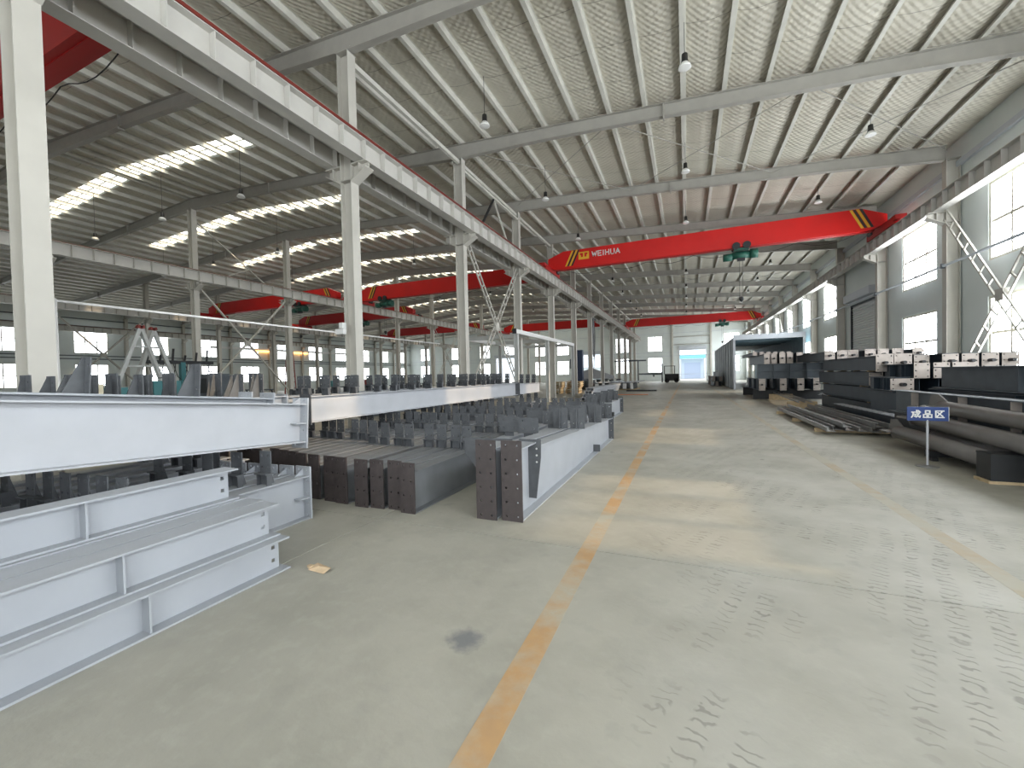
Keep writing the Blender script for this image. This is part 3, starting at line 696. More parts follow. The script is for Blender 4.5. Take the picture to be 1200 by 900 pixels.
# --- foreground stack of plain I-beams, ends at y = 2.39
def fore(label, x, z, L, y1, d=.272, bf=.2, sp=None):
    t = thing('i_beam', label, 'beam', (x, y1-L, z), group='foreground beam stack')
    tf, tw = .014, .01
    MB().box(-bf/2, bf/2, 0, L+.035, 0, tf).box(-bf/2, bf/2, 0, L+.035, d-tf, d).build('flange_pair', 'greyp', t)
    hs = [(0, .30*d), (0, .72*d)]
    # web with two bolt holes at its end
    w = MB(); w.box(-tw/2, tw/2, 0, L-.1, tf, d-tf)
    hp = hplate(.1, d-2*tf, tw, [(0, .26*d), (0, .66*d)], .03); w2 = MB(); w2.v = [(y, x_+L-.05, z_+tf) for x_, y, z_ in hp.v]; w2.f = hp.f
    n = len(w.v); w.v += w2.v; w.f += [tuple(q+n for q in f) for f in w2.f]
    w.build('web', 'greyp', t)
    for c in sp or ():
        for s in (-1, 1):
            BX(min(s*tw/2, s*(bf/2-.012)), max(s*tw/2, s*(bf/2-.012)), L-c-.006, L-c+.006, tf, d-tf).build('stiffener', 'greyp', t)
    return t
fore('bottom front grey I-beam of the foreground stack, lying on the floor', -3.24, 0, 5.6, 2.40, sp=(.95, 3.0))
for i, x in enumerate((-3.475, -3.70, -3.93)):
    fore('grey I-beam hidden %s from the front in the lowest layer of the foreground stack' % ORD[i+1], x, 0, 5.6, 2.38-.03*i)
fore('front grey I-beam in the second layer of the foreground stack', -3.34, .274, 5.6, 2.39, sp=(1.02, 3.0))
fore('middle grey I-beam in the second layer of the foreground stack, top flange showing', -3.575, .270, 5.6, 2.42)
fore('rear grey I-beam in the second layer of the foreground stack, beside the top beam', -3.80, .274, 5.6, 2.44)
fore('topmost short ended grey I-beam on the foreground stack', -3.83, .548, 5.6, 2.37, sp=(.98, 3.0))

# --- left bundle of built-up beams whose plated ends face the aisle gap at y = 3.4
for i, x in enumerate((-4.13, -4.38, -4.63, -4.88, -5.13, -5.40)):
    beam('%s light grey beam from the aisle in the low bundle behind the foreground stack' % ORD[i], 'low left bundle', x, 3.40-8.2-.02*i, 8.2, 0.0, .50, .50, .2,
         [1.0, 2.4, 3.8, 5.2, 6.55, 7.75-.12*(i % 3)], 'ledge', (None, (.60, 'greyp')), rows=5, ribs=True)
# --- tapered beams resting on that bundle's cleats
beam('big pale tapered beam laid across the low bundle at the left edge', 'upper tapered beams', -4.30, 3.52-7.8, 7.8, 1.34, .62, .46, .22, [], 'side', (None, (.60, 'greyp')), m='lightbeam', rx=-.0615, rows=4, ribs=True)
beam('second tapered beam just behind the big pale one at left', 'upper tapered beams', -4.72, 3.40-7.8, 7.8, 1.40, .62, .46, .22, [7.0], 'side', (None, (.60, 'greyp')), rx=-.0600)
beam('third tapered beam in the upper layer at left, farthest from the aisle', 'upper tapered beams', -5.15, 3.42-7.8, 7.8, 1.40, .62, .46, .22, [6.3], 'side', (None, (.60, 'greyp')), rx=-.0585)

# --- centre bundle: plated ends face the camera at y = 3.97
grp = 'centre bundle'
XS1 = [-3.05, -3.285, -3.535, -3.76]
for i, x in enumerate(XS1):
    beam('%s beam from the aisle in the centre bundle, brown end plate facing front' % ORD[i], grp, x, 3.94+.03*((i*2) % 3), 8.6, 0, .50, .52, .2,
         [1.42+.02*i, 3.1+.03*i, 4.7, 6.4, 8.2], 'ledge', ((.60, 'plate'), None), m='midgrey')
XS2 = [-4.12, -4.335, -4.64, -4.90]
for i, x in enumerate(XS2):
    beam('%s beam from the aisle in the left half of the centre bundle, brown end plate' % ORD[i], grp, x, 3.97+.02*i, 8.6, 0, .50, .52, .2,
         [1.42, 3.25-.02*i, 4.9, 6.5, 8.2], 'ledge', ((.60, 'plate'), None), m='midgrey')
XS3 = [-5.15, -5.40, -5.65, -5.9, -6.15, -6.4, -6.65, -6.9]
for i, x in enumerate(XS3):
    beam('%s beam from the right in the wide low bundle under the long pale beams' % ORD[i], 'wide low bundle', x, 4.1+.05*(i % 3), 9.2, 0, .50, .52, .2,
         [1.6, 3.2, 4.8, 6.4, 8.0], 'ledge', ((.60, 'plate'), None), m='midgrey')
# two tall knee pieces at the right of the bundle
def knee(label, x, y0, L, wing=1):
    t = thing('knee_beam', label, 'beam', (x, y0, 0), group='tall plated knee pieces')
    ibody(.62, .80, .80, .22, y0=.01).build('stub', 'greyp', t)
    inst('end_plate', end_plate(.245, .89, 6, 'plate'), t, (0, 0, 0))
    ibody(L-.62, .74, .52, .22, y0=.62).build('beam_body', 'greyp', t)
    sx = 1 if wing > 0 else -1
    MB().prism([(-.11*sx, .83), (.17*sx if sx > 0 else -.55, .83), (.165*sx if sx > 0 else -.55, .62), (.10*sx, .12), (-.10*sx, .12)], 'y', 0, .016).build('wing_plate', 'cleat', t, (0, .50, 0))
    for q in (.56, .64, .72): MB().tube([(.115, .494, q), (.115, .52, q)], .012, 8).build('bolt', 'white', t)  # white discs painted as light showing through holes, not bolt heads
    inst('far_plate', end_plate(.25, .60, 4, 'cleat'), t, (0, L+.01, 0))
    for c, k in ((2.95, 'rib'), (4.45, 'rib'), (5.75, 'rib')):
        inst('cleat', CL[k], t, (0, c, .74+(.52-.74)*(c-.62)/(L-.62)))
    BX(.0, .14, 4.2, 4.22, .02, .16).build('tab', 'cleat', t)
    MB().tube([(.02, L-.1, .62), (.16, L-.1, .62)], .05, 10).build('bolt_boss', 'dark', t)
    return t
knee('tall knee beam nearest the aisle, big brown end plate with bolt holes', -1.78, 4.10, 6.0)
knee('tall knee beam second from the aisle, big brown end plate with bolt holes', -2.075, 4.06, 6.0, -1)
# beams between the knee pieces and the bundle, lying back from the front
for i, (x, y) in enumerate(((-2.36, 5.9), (-2.74, 6.0), (-2.36-.19, 11.6), (-2.9, 12.8))):
    beam(('low beam with broad holed cleats just left of the knee pieces', 'second low beam with broad holed cleats left of the knee pieces', 'low beam lying farther down the aisle behind the knee pieces', 'farthest low beam of the centre stock beside the aisle')[i],
         'low beams with broad cleats', x, y, 5.6 if i > 1 else 5.4, 0, .60, .58, .24, [.25, 1.5, 2.9, 4.3], 'wide' if i < 2 else 'rib', (None, (.62, 'cleat')))

# --- long pale beams lying high on the wide bundle
for i, (x, y0, L) in enumerate(((-6.0, 5.05, 9.3), (-6.42, 4.95, 9.2), (-6.84, 5.1, 9.0))):
    beam('%s long pale beam from the aisle resting high on the wide bundle, cleats on top' % ORD[i], 'long high beams', x, y0, L, .875, .45, .45, .22,
         [.45+.62*j+.05*((j*7+i) % 3) for j in range(14)], 'ledge', ((.52, 'cleat'), (.52, 'cleat')), m='lightbeam' if i == 0 else 'greyp')
beam('short pale beam lying end to end behind the long pale beam', 'long high beams', -6.0, 14.5, 2.6, .875, .42, .40, .22, [.5, 1.2, 1.9], 'ledge', ((.5, 'cleat'), None), m='lightbeam')
beam('low grey beam on the floor under the short pale beam', 'long high beams', -6.0, 14.45, 2.8, 0, .5, .5, .2, [.5, 1.3, 2.2], 'ledge')
for i, x in enumerate((-5.75, -6.15, -6.55, -6.95)):
    beam('%s high cleated beam from the aisle behind the tapered beams' % ORD[i], 'high cleated beams at left', x, -4.2, 8.6+.1*i, .90, .47, .47, .22,
         [6.25+.5*j+.07*((j*5+i*3) % 4) for j in range(5)], ('side', 'rib')[i % 2], (None, (.52, 'greyp')))
for i, x in enumerate((-5.75, -6.15, -6.55, -6.95)):
    beam('%s beam from the aisle under the high cleated beams at left' % ORD[i], 'support beams at left', x, -4.2, 8.0, 0, .52, .52, .2, [1, 2.6, 4.2, 5.8, 7.4], 'ledge')

#--RIGHT--
# ------------------------------------------------------------------ finished steel on the right
KEY = MB().tube([(0, -.2, 0), (0, 0, 0)], .045, 8).mesh('shear_key', 'dark')
BP = {}
def scol(label, group, x, y0, L, z, d=.42, bf=.3, pl=(.34, .46), m='navy', pm='basepl', key=True, name='finished_column', ribs=True, pack=False):
    t = thing(name, label, 'steel column', (x, y0, z), group=group)
    k = (L, d, bf, m)
    if k not in BP: BP[k] = ibody(L, d, d, bf, .02, .014).mesh('shaft', m)
    inst('shaft', BP[k], t)
    if pl:
        w, h = pl; kk = ('p', w, h, pm)
        if kk not in BP: BP[kk] = hplate(w, h, .025, [(sx*w*.38, h*q) for sx in (-1, 1) for q in (.12, .5, .88)], .03).mesh('base_plate', pm)
        p = inst('base_plate', BP[kk], t, (0, -.013, (d-h)/2))
        if key: inst('shear_key', KEY, p, (-.02, -.012, h*.5))
    if pack:
        for y in (.9, L-.9): BX(-.1, .1, y-.05, y+.05, -.045, 0).build('packing', 'wood', t)
    if ribs:
        rk = ('r', d, bf, m)
        if rk not in BP:
            BP[rk] = BX(-bf/2+.01, -.007, 0, .012, .02, d-.02).mesh('rib', m)
        for y in (.5, L*.35, L*.68): inst('rib', BP[rk], t, (0, y, 0))
    return t
# pile with four layers in the middle of the right side
for r in range(4):
    for i, x in enumerate((5.32, 5.78, 6.24, 6.70, 7.16, 7.62, 8.08)):
        scol('%s dark column from the aisle in the %s layer of the tall pile' % (ORD[i], ('bottom', 'second', 'third', 'top')[r]), 'tall pile of dark columns', x, 15.55-.12*((i*3+r*2) % 4)+(.35 if r == 2 and i == 0 else 0), 5.8, .06+.485*r,
             pl=((.40, .52) if (r == 3 and i < 2) or (r == 2 and i == 1) else (.34, .40)) if r else None, d=.44, ribs=False, pack=r > 0)
for i, x in enumerate((5.35, 5.8, 6.2, 6.65, 7.1, 7.6, 8.1)):
    scol('%s small column from the left laid on the back of the tall pile' % ORD[i], 'small columns on the tall pile', x, 20.4+.15*(i % 3), 6.5, 1.955, d=.34, bf=.26, pl=(.34, .42), ribs=False)
for j, y in enumerate((16.4, 19.6)): tag(BX(5.1, 8.4, y-.06, y+.06, 0, .06).build('timber_bearer', 'wood'), '%s timber bearer under the tall pile of dark columns' % ORD[j], 'timber', 'bearers under the tall pile')
# rear pile with a double cross beam between two rows of plated ends
for i, x in enumerate((3.75, 4.72, 5.5, 6.2)):
    scol('%s column from the aisle in the bottom row of the rear pile' % ORD[i], 'rear pile bottom row', x, 25.75, 6.0, .5, d=.62, bf=.28, pl=(.30, .64))
for i, y in enumerate((26.4, 30.8)):
    b_ = thing('support_beam', ('front', 'back')[i]+' dark support beam on the floor under the rear pile', 'beam', (3.4, y, 0), rz=-math.pi/2)
    ibody(3.3, .5, .5, .22).build('beam_body', 'dark', b_)
for i in range(2):
    b_ = thing('cross_beam', ('lower', 'upper')[i]+' blue grey cross beam with stiffeners across the rear pile', 'beam', (3.55, 25.95, 1.14+.4*i), rz=-math.pi/2)
    ibody(3.0, .395, .395, .3).build('beam_body', 'slate', b_)
    for q in (.02, .75, 1.5, 2.25, 2.98): BX(.005, .14, q-.008, q+.008, .015, .38).build('stiffener', 'slate', b_)
for i, x in enumerate((3.98, 4.32, 4.68, 5.04, 5.45, 6.05)):
    scol('%s plated column from the aisle on top of the rear pile' % ORD[i], 'rear pile top row', x, 25.7+.1*(i % 2), 6.6, 1.95, d=.52, bf=.24, pl=(.27, .56), ribs=False)
for i in range(6):
    x = 3.75+.38*i
    scol('%s dark column lying far behind on top of the rear pile' % ORD[i], 'rear pile back row', x, 28.2+.2*i, 6, 2.49, d=.18, bf=.2, pl=(.24, .22), key=False, ribs=False)
# long dark beams near the right edge
for r in range(3):
    for i, x in enumerate((5.42, 5.86, 6.32, 6.8)):
        scol('%s long dark beam from the aisle in the %s layer by the right edge' % (ORD[i], ('bottom', 'middle', 'top')[r]), 'long dark beams by the right edge', x, 4.0+.1*((i+r) % 3), 8.9-.25*((i*2+r) % 3), .1+.5*r, d=.48, bf=.36, pl=None, name='long_beam', m='navy' if (i+r) % 2 else 'slate')
for i, (x, z) in enumerate(((5.0, 1.2), (5.38, 1.62), (5.75, 1.62), (6.1, 1.62))):
    scol('%s plated column end from the left just beyond the long dark beams' % ORD[i], 'plated ends beyond the long beams', x, 13.4, 2.0 if i else 1.9, z-.3 if i else .98, d=.36, bf=.28, pl=(.3, .38) if i else (.46, .3), key=(i == 0))
for i, (x, z) in enumerate(((5.0, .5), (5.38, .86), (5.75, .86), (6.1, .86))):
    scol('%s short dark column stacked beneath the plated ends beyond the long beams' % ORD[i], 'supports beyond the long beams', x, 13.5, 1.8, z-.4 if i else .1, d=.86-.0 if i else .86, bf=.28, pl=None, key=False, ribs=False)
for j, y in enumerate((13.8, 14.9)): tag(BX(4.8, 6.4, y-.06, y+.06, 0, .1).box(5.2, 6.4, y-.06, y+.06, .1, .455).build('timber_bearer', 'dark'), '%s dark packing block under the short stacked columns' % ORD[j], 'packing', 'packing blocks')
for j, y in enumerate((5.2, 8.6, 11.9)): tag(BX(5.2, 7.0, y-.06, y+.06, 0, .1).build('timber_bearer', 'wood'), '%s timber bearer from the front under the long dark beams' % ORD[j], 'timber', 'bearers under long beams')
fb = thing('flanged_beam', 'dark grey beam with pale top flange and short upright cleats near the sign', 'beam', (4.42, 7.9, .60))
ibody(4.2, .48, .48, .26).build('beam_body', 'slate', fb)
for q in (.03, .35, 1.6, 3.2): BX(-.12, -.008, q, q+.02, .02, .46).build('stiffener', 'basepl', fb)
fb2 = thing('flanged_beam', 'lower dark beam carrying the pale flanged beam near the sign', 'beam', (4.5, 8.0, .0))
ibody(4.4, .59, .59, .26).build('beam_body', 'dark', fb2)
# galvanised channel bundle on the floor
chm = MB().prism([(-.09, 0), (.09, 0), (.09, .012), (-.078, .012), (-.078, .09), (-.03, .09), (-.03, .10), (-.09, .10)], 'y', 0, 6.2).mesh('channel', 'galv')
chn = 0
for r in range(2):
    for i in (range(8) if r == 0 else (1, 4, 5)):
        o = inst('steel_channel', chm, None, (3.14+.215*i+.1*r, 11.9+.12*((i*3+r) % 4), .10+.105*r), (0, 0, -.012))
        tag(o, '%s galvanised channel from the aisle in the %s layer of the floor bundle' % (ORD[i], ('bottom', 'top')[r]), 'channel', 'galvanised channel bundle')
for j, y in enumerate((12.6, 15.0, 17.4)): tag(BX(2.98, 4.7, y-.05, y+.05, 0, .1).build('timber_bearer', 'wood'), '%s timber bearer from the front under the galvanised channels' % ORD[j], 'timber', 'bearers under the channels')
gb = thing('cleated_beam', 'low dark beam with a row of pale flat cleats beside the channels', 'beam', (4.78, 12.6, .0))
ibody(5.0, .38, .38, .3).build('beam_body', 'navy', gb)
for q in range(13): BX(-.13, .13, .2+.36*q, .42+.36*q, .382, .40).build('cleat', 'lightbeam', gb)
for i in range(3):
    a = MB().prism([(0, 0), (.07, 0), (.07, .008), (.008, .008), (.008, .07), (0, .07)], 'y', 0, 8.4).build('angle_bar', 'galv', None, (3.9+.22*i, 18.6+.1*i, .32), (.0, 0, -.06))
    tag(a, '%s thin angle bar from the aisle lying behind the channel bundle' % ORD[i], 'angle bar', 'loose angle bars')
for j, y in enumerate((19.5, 25.3)): tag(BX(3.7+.3*j, 4.7+.35*j, y-.05, y+.05, 0, .32).build('timber_block', 'wood'), '%s packing block under the thin angle bars' % ('near', 'far')[j], 'packing')
# gusseted tubes behind the sign
def tube_member(label, p0, p1, r, gus):
    p0, p1 = Vector(p0), Vector(p1); t = thing('steel_tube', label, 'tube', p0, group='tubes behind the sign')
    MB().tube([(0, 0, 0), p1-p0], r, 16).build('tube_body', 'tube', t, smooth=True)
    if gus:
        d = (p0-p1).normalized()
        MB().prism([(0, -r*.9), (.28, -r*1.3), (.42, 0), (.36, r*1.7), (.1, r*1.9), (-.15, r)], 'x', -.012, .012).build('gusset', 'tube', t, (0, 0, 0), (0, 0, 0))
        MB().prism([(-r*1.6, -.02), (r*1.6, -.02), (r*1.9, .22), (r*.8, .40), (-r*.8, .40), (-r*1.9, .22)], 'z', -.012, .012).build('gusset', 'tube', t)
    return t
tube_member('lowest thick grey tube with cut gusset plates just behind the sign', (3.9, 10.55, .30), (3.98, 7.95, .24), .13, True)
tube_member('second thick grey tube with pale upper edge behind the sign', (4.10, 10.35, .60), (4.1, 6.2, .50), .13, True)
tube_member('upper thick grey tube ending in a gusset plate near the flanged beam', (4.2, 9.75, .86), (4.22, 5.6, .78), .12, True)
tube_member('rear thick grey tube lying low beside the flanged beam', (4.18, 9.9, .34), (4.22, 6.0, .24), .10, False)
bk = thing('shade_dark_box_beam', 'box beam with its shaded end coloured black close to the right edge, lying on the floor', 'beam', (4.0, 7.55, 0))  # the end lies in shadow; that shade is put into its dark colour
MB().box(-.26, .26, 0, .02, .04, .40).build('end_face', 'dark', bk); hsec(MB(), .3, .5, .04, .40, cy=0).build('rib_body', 'dark', bk, (0, .17, 0)); BX(-.26, .26, .02, .32, .38, .40).build('top_plate', 'dark', bk); BX(-.28, .28, .0, .32, 0, .04).build('skid', 'wood', bk)
pk = thing('trestle', 'dark low trestle holding up the thick grey tubes', 'trestle', (4.05, 9.2, 0))
BX(-.3, .3, -.05, .05, .06, .16).build('top_rail', 'dark', pk)
for sx in (-.22, .22): BX(sx-.04, sx+.04, -.1, .1, 0, .06).build('foot', 'dark', pk)
# sign
sg = thing('area_sign', 'blue sign board with white Chinese characters on a slim post', 'sign', (3.51, 8.57, 0))
MB().lathe([(.14, 0), (.14, .015), (.03, .03)], 14).build('foot', 'galv', sg); MB().tube([(0, 0, .02), (0, 0, .75)], .016, 8).build('post', 'lightbeam', sg)
bd = BX(-.245, .245, -.012, .012, .735, .955).build('board', 'signblue', sg, (0, 0, 0), (0, 0, -.05))
for i, ch in enumerate('成品区'): glyph(ch, .115, .11, .017).build('character', 'white', bd, (-.195+.14*i, -.0145, .787))
BX(.245, .25, -.014, .014, .735, .955).build('edge_trim', 'white', bd)
# spray booth
bo = thing('spray_booth', 'long grey sheet metal booth against the right wall with dark open front', 'booth', (3.72, 39.6, 0))
BX(0, .08, 0, 26, 0, 4.35).build('side_wall', 'booth', bo); BX(0, 5.05, 0, 26, 4.35, 4.45).build('roof', 'booth', bo); BX(4.95, 5.05, .1, 25.9, 0, 4.35).build('side_wall', 'boothin', bo)
BX(-.05, 5.08, -.15, 0, 4.2, 4.62).build('fascia', 'wallup', bo); BX(-.06, .1, -.15, 0, 0, 4.2).build('post', 'lightbeam', bo); BX(4.9, 5.06, -.15, 0, 0, 4.2).build('post', 'wallup', bo)
for q in range(1, 10): BX(-.04, 0, 2.6*q-.04, 2.6*q+.04, 0, 4.4).build('rib', 'booth', bo)
for q in range(1, 5): BX(.1, 4.95, 2.2*q-.05, 2.2*q+.05, 4.15, 4.34).build('roof_beam', 'boothin', bo)
# dark stacks beside the booth
for i, (x, y, z) in enumerate(((2.62, 49, .0), (2.98, 49.2, .0), (3.34, 48.8, .0), (2.65, 49.1, .52), (3.0, 48.9, .52), (3.36, 49.2, .52), (2.9, 49.3, 1.04), (2.55, 55, 0), (2.9, 55, 0), (2.6, 55, .52))):
    scol(('%s dark column end in the small stack beside the booth' if i < 7 else '%s dark column of the farther stack beside the booth') % ORD[i], 'small stacks beside the booth', x, y, 5.0, z, d=.5, bf=.3, pl=(.3, .5) if i % 2 else None, key=False, ribs=False)

#--MID-- ------------------------------------------------------------ frame rack and far stock
fr_ = thing('frame_rack', 'tall open rectangular steel frame standing between the front columns', 'frame', (0, 0, 0))
for (x, y) in ((-7.5, 18.2), (-7.5, 22.9), (-7.5, 28.7), (-11.5, 20.2), (-11.5, 25), (-11.5, 28.7)):
    hsec(MB(), .16, .2, 0, 3.62, .014, .01).build('post', 'gantry', fr_, (x, y, 0))
def chan(p0, p1, h=.2): return MB().bar(p0, p1, .16, h)
chan((-7.5, 18.0, 3.72), (-7.5, 28.9, 3.72)).build('top_rail', 'white', fr_); chan((-11.5, 20.0, 3.72), (-11.5, 28.9, 3.72)).build('top_rail', 'white', fr_)
for y in (20.3, 24.2, 28.7): chan((-11.42, y, 3.72), (-7.58, y, 3.72)).build('cross_rail', 'gantry', fr_)
BX(-.1, .1, -.02, .02, -.12, .12).build('end_cap', 'black', fr_, (-7.5, 17.98, 3.72)); BX(-.1, .1, -.02, .02, -.12, .12).build('end_cap', 'black', fr_, (-11.5, 19.98, 3.72))
# stack of pale bars
for r in range(4):
    for i in range(3):
        o = ibody(11.5, .17, .17, .16, .012, .01).build('pale_bar', 'lightbeam', None, (-5.2-.2*i+.04*r, 23.2+.3*r, .08+.175*r), (0, 0, .01))
        tag(o, '%s pale bar from the aisle in the %s layer of the far white stack' % (ORD[i], ('lowest', 'second', 'third', 'top')[r]), 'bar', 'white bar stack')
for j, y in enumerate((24.5, 32.5)): tag(BX(-5.8, -5.0, y-.05, y+.05, 0, .08).build('timber_bearer', 'wood'), '%s timber bearer under the white bar stack' % ('near', 'far')[j], 'timber')
# row of short beams with white ends
for i in range(7):
    scol('%s short beam from the left with white end in the row across the far floor' % ORD[i], 'short beams with white ends', -8.6+.65*i, 39.2+.1*(i % 2), 4.5, .12, d=.55, bf=.3, pl=(.26, .55) if i % 2 == 0 else (.34, .5), m='dark', pm='white', key=False, ribs=False)
for i in range(6):
    o = BX(-.12, .12, 0, 5.6, 0, .1).build('flat_bar', 'lightbeam', None, (-8.0+.72*i, 39.0, .70+.02*(i % 3)), (0, .04*(i % 2), -.25+.1*(i % 3)))
    tag(o, '%s pale flat bar from the left strewn on the row of short beams' % ORD[i], 'bar', 'strewn pale bars')
for j, y in enumerate((39.8, 42.6)): tag(BX(-9, -4.3, y-.06, y+.06, 0, .12).build('timber_bearer', 'wood'), '%s timber bearer under the row of short beams' % ('near', 'far')[j], 'timber')
tag(BX(-4.9, -2.4, 37.0, 37.5, 0, .12).build('floor_plank', 'dark'), 'dark flat plank lying across the floor ahead of the short beams', 'plank')
tag(BX(-6.0, -2.6, 31.0, 31.14, 0, .05).build('orange_bar', mat('orange_primer', (.62, .22, .08), .6)), 'thin orange bar lying on the floor past the white stack', 'bar')
# gable shaped member on dark stock
dk = thing('dark_stock_pile', 'dark pile of stock under the pale gabled member', 'pile', (-12.6, 47, 0))
for i in range(8): ibody(3.1, .9+.1*(i % 3), .9, .5).build('stock_beam', 'dark' if i % 2 else 'slate', dk, (.75*i, .3*(i % 2), 0))
ga = thing('gabled_member', 'pale grey gable shaped beam resting on the dark stock', 'beam', (-10.0, 46.9, 1.02))
MB().prism([(-2.4, 0), (0, 0), (0, 1.25), (-2.4, .55)], 'y', 0, .3).build('left_wing', 'lightbeam', ga); MB().prism([(.12, 0), (2.5, 0), (2.5, .3), (.12, 1.2)], 'y', 0, .3).build('right_wing', 'lightbeam', ga); BX(0, .12, -.05, .35, 0, 1.25).build('joint_plate', 'slate', ga)
# timber and plate piles
for i, (x, y, z) in enumerate(((-10.3, 33.5, 0), (-8.9, 34.2, 0), (-10.2, 33.6, .5), (-8.8, 34.3, .5))):
    t = thing('crate', ('left lower', 'right lower', 'left upper', 'right upper')[i]+' pale timber pallet pile beyond the frame rack', 'pallet', (x, y, z), group='pale pallet piles')
    for q in range(3): BX(-.62, .62, -.5, .5, .02+.16*q+.09, .02+.16*q+.16).build('deck_board', 'wood' if q != 1 else 'cream', t)
    for q in (-.5, 0, .5): BX(q-.06, q+.06, -.5, .5, 0, .42).build('runner', 'wood', t)
tb = thing('drilling_machine', 'tall dark blue machine standing beyond the front columns', 'machine', (-10.3, 42, 0))
BX(-.5, .5, -.4, .4, 0, .8).build('base', 'dark', tb); BX(-.3, .4, -.3, .3, .8, 4.1).build('column', mat('machine_blue', (.03, .05, .10), .5), tb); BX(-.9, -.3, -.25, .25, 2.2, 3.2).build('head', 'slate', tb)
ch_ = thing('chain_bundle', 'bundle of lifting chains hanging beside the far front columns', 'chain', (-8.89, 42.6, -.37), rz=math.pi/2)
for i in range(7):
    x = .22*(i-3); pts = [(x+.05*math.sin(j*1.3+i), .04*math.cos(j+i), 7.6-j*.55) for j in range(10-(i*3) % 4)]
    MB().tube(pts, .04, 6).build('chain', 'galv' if i % 2 else 'dark', ch_)
BX(-1, 1, -.08, .08, 7.6, 7.75).build('hanger_bar', 'dark', ch_)
jc = thing('jib_crane', 'slim jib arm on a post near the far wall', 'jib crane', (-6.9, 66, 0))
MB().tube([(0, 0, 0), (0, 0, 3.6)], .1, 10).build('mast', 'slate', jc); MB().bar((-3.6, 0, 3.5), (1.2, 0, 3.5), .14, .2).build('arm', 'slate', jc); MB().bar((0, 0, 3.6), (-2.4, 0, 3.62), .06, .06).build('tie', 'slate', jc)
# forklift carrying long bars
fk = thing('forklift', 'dark forklift near the far gateway carrying long bars', 'forklift', (-2.2, 67, 0))
BX(-.9, 1.1, -.55, .55, .35, 1.35).build('chassis', 'dark', fk)
for (x, z) in ((-.95, 2.5), (.5, 2.5)):
    for y in (-.5, .5): BX(x-.04, x+.04, y-.04, y+.04, 1.3, z).build('pillar', 'dark', fk)
BX(-1.0, .6, -.56, .56, 2.5, 2.58).build('roof_guard', 'dark', fk)
BX(-1.35, -1.2, -.5, .5, .1, 2.9).build('mast', 'black', fk)
for (x, y) in ((-.6, -.55), (-.6, .45), (.75, -.55), (.75, .45)): MB().tube([(x, y, .33), (x, y+.16, .33)], .33, 14).build('wheel', 'black', fk)
lb = thing('carried_bars', 'long grey bars held level in front of the forklift', 'bar', (-3.6, 67, 1.3)); BX(-3.4, .2, -.25, .25, 0, .22).build('bar_bundle', 'slate', lb); BX(-1.2, -1.0, -.3, .3, -.35, 0).build('hanger', 'slate', lb)
BX(-1.3, -.0, -.3, -.2, -.06, 0).build('fork', 'black', lb)
sc_ = thing('scrap_paper', 'small crumpled brown paper scrap lying on the floor by the foreground stack', 'paper', (-2.87, 2.49, 0))
mb = MB(); mb.v = [(-.09, -.035, .002), (.10, -.045, .004), (.12, .01, .03), (.08, .055, .006), (-.07, .05, .03), (-.11, .01, .008), (0, 0, .035)]; mb.f = [(0, 1, 6), (1, 2, 6), (2, 3, 6), (3, 4, 6), (4, 5, 6), (5, 0, 6)]
mb.build('sheet', 'card', sc_); MB().prism([(-.14, 0), (-.09, -.02), (-.08, .03), (-.13, .025)], 'z', .001, .02).build('torn_piece', 'card', sc_)

#--LEFT-- ----------------------------------------------------------- second and third bay
def trestle(label, x, y, h, sp, lean):
    t = thing('a_frame_trestle', label, 'trestle', (x, y, 0), group='white trestles')
    for s in (-1, 1):
        MB().bar((lean, 0, h), (0, s*sp, 0), .16, .12).build('leg', 'gantry', t)
        MB().bar((lean, s*.06, h-.06), (lean, s*.02, h+.05), .2, .14).build('foot_cap', 'rust', t)
    for f in (.18, .38, .60, .8):
        yy = sp*(1-f); MB().bar((lean*f, -yy, h*f), (lean*f, yy, h*f), .07, .07).build('rung', 'gantry', t)
    return t
trestle('left white a-frame trestle standing in the second bay', -20, 9.15, 3.85, 1.25, .2)
trestle('right white a-frame trestle standing in the second bay, partly behind the left one', -20.4, 9.95, 3.9, 1.2, -.2)
def machine(label, x, y, w, d, h, m, top=None, name='welding_machine', cat='machine'):
    t = thing(name, label, cat, (x, y, 0))
    BX(-w/2, w/2, -d/2, d/2, .1, h).build('cabinet', m, t); BX(-w/2+.05, w/2-.05, -d/2-.02, -d/2, h*.55, h*.9).build('panel', top or 'dark', t)
    for sx in (-1, 1): BX(sx*w*.4-.05, sx*w*.4+.05, -d/2, d/2, 0, .1).build('foot', 'black', t)
    MB().tube([(-w*.3, 0, h), (-w*.3, 0, h+.12), (w*.3, 0, h+.12), (w*.3, 0, h)], .02, 6).build('handle', 'black', t)
    return t
machine('cream control cabinet standing behind the tapered beams at left', -13.2, 4.9, .8, .5, 1.62, 'cream', 'white', 'control_cabinet', 'cabinet')
machine('teal welding machine beside the white trestles', -18.6, 9.2, .8, .9, 1.7, 'teal')
machine('small teal machine left of the white trestles', -17.6, 7.2, 1.0, .6, 1.5, 'teal')
machine('grey machine cabinet in the second bay under the runway', -21, 12.5, 1.2, .8, 2.0, 'slate')
wr = thing('welding_rig', 'dark welding rig hung with looped hoses near the middle columns', 'machine', (-22.5, 12.0, 0))
BX(-.1, .1, -.1, .1, 0, 2.6).build('mast', 'teal', wr); MB().bar((0, -1.6, 2.6), (0, 1.4, 2.6), .12, .16).build('boom', 'dark', wr)
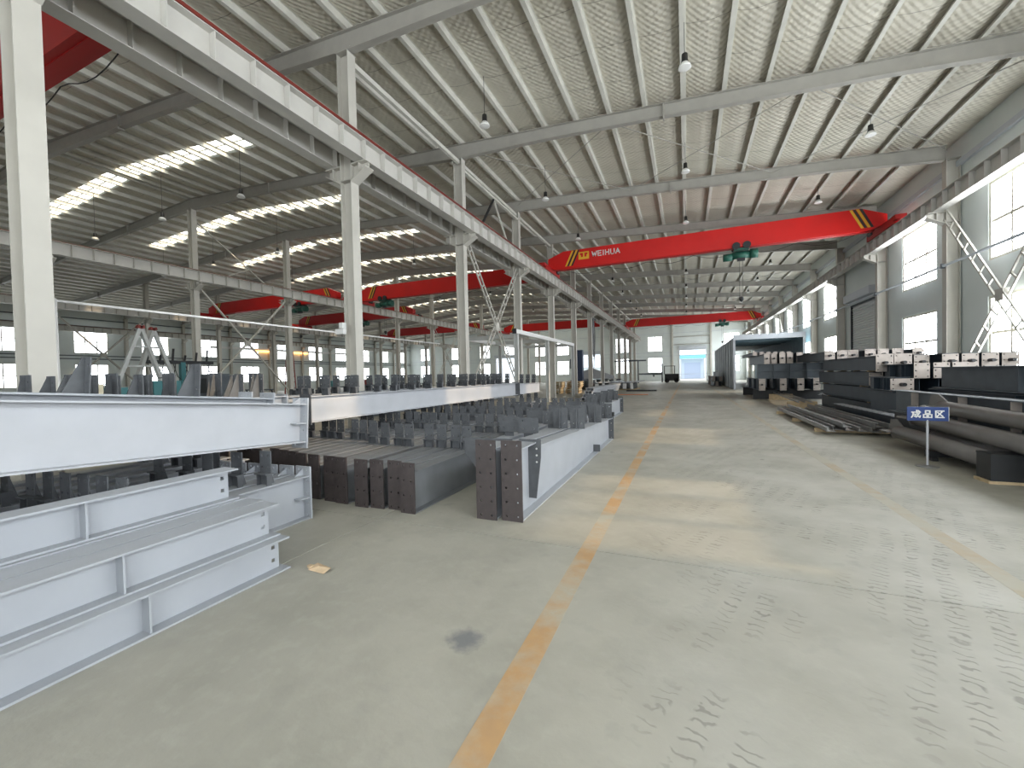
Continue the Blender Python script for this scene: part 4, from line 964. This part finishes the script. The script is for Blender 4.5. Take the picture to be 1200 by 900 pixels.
for i in range(6):
    y = -1.4+.5*i; MB().tube([(0, y, 2.65), (0, y+.06, 2.95+.15*(i % 3))], .05, 6).build('torch', 'dark' if i % 2 else 'black', wr)
    MB().tube([(0, y, 2.6), (.1, y+.15, 1.9), (.1, y+.4, 1.7), (0, y+.6, 2.3), (0, y+.62, 2.6)], .02, 5).build('hose', 'cable', wr)
for i, (x, y, h) in enumerate(((-27.2, 21.6, 5.4), (-12.0, 1.1, 5.6))):
    t = thing('lattice_mast', ('red lattice mast beside the second middle column', 'grey and red lattice boom left of the nearest column')[i], 'mast', (x, y, 0))
    for a in (-.18, .18):
        for b_ in (-.18, .18): MB().bar((a*1.6, b_*1.6, 0), (a*.5, b_*.5, h), .05, .05).build('chord', 'rust' if i == 0 else 'gantry', t)
    for q in range(1, 13):
        f = q/13; w_ = .18*(1.6-1.1*f); MB().bar((w_, -w_, h*f), (w_, w_, h*(f+.06)), .03, .03).build('lacing', 'rust', t)
lgt = thing('light_rail', 'long white rail with two glowing orange lamps by the far left wall', 'light', (-60.9, 0, 6.4))
BX(-.1, .1, 36, 62, 0, .3).build('rail_bar', 'white', lgt)
for y in (43.5, 50.5): BX(-.05, .2, y-1.3, y+1.3, -.25, -.02).build('orange_lamp', 'orange', lgt)
for i in range(14):
    x = -12.5-1.1*(i % 7); y = 13.0+7.5*(i//7)+.8*((i*3) % 4)
    beam('%s stored grey beam from the right in the %s row of the second bay floor' % (ORD[i % 7], ('near', 'far')[i//7]), 'stored beams in the second bay', x, y, 5.5, 0, .8, .7, .26, [.6, 1.9, 3.2, 4.5], 'rib', ((.85, 'cleat'), None), m='greyp' if i % 2 else 'slate')
for i in range(5):
    t = thing('work_bench', '%s steel work bench from the front along the third bay' % ORD[i], 'bench', (-34-1.5*(i % 2), 18+7*i, 0))
    BX(-1.2, 1.2, -.5, .5, .8, .9).build('bench_top', 'slate', t)
    for (a, b_) in ((-1.1, -.4), (1.1, -.4), (-1.1, .4), (1.1, .4)): BX(a-.05, a+.05, b_-.05, b_+.05, 0, .8).build('leg', 'dark', t)
    BX(-.7, .2, -.3, .3, .9, 1.5).build('fixture', 'rust' if i % 2 else 'teal', t)
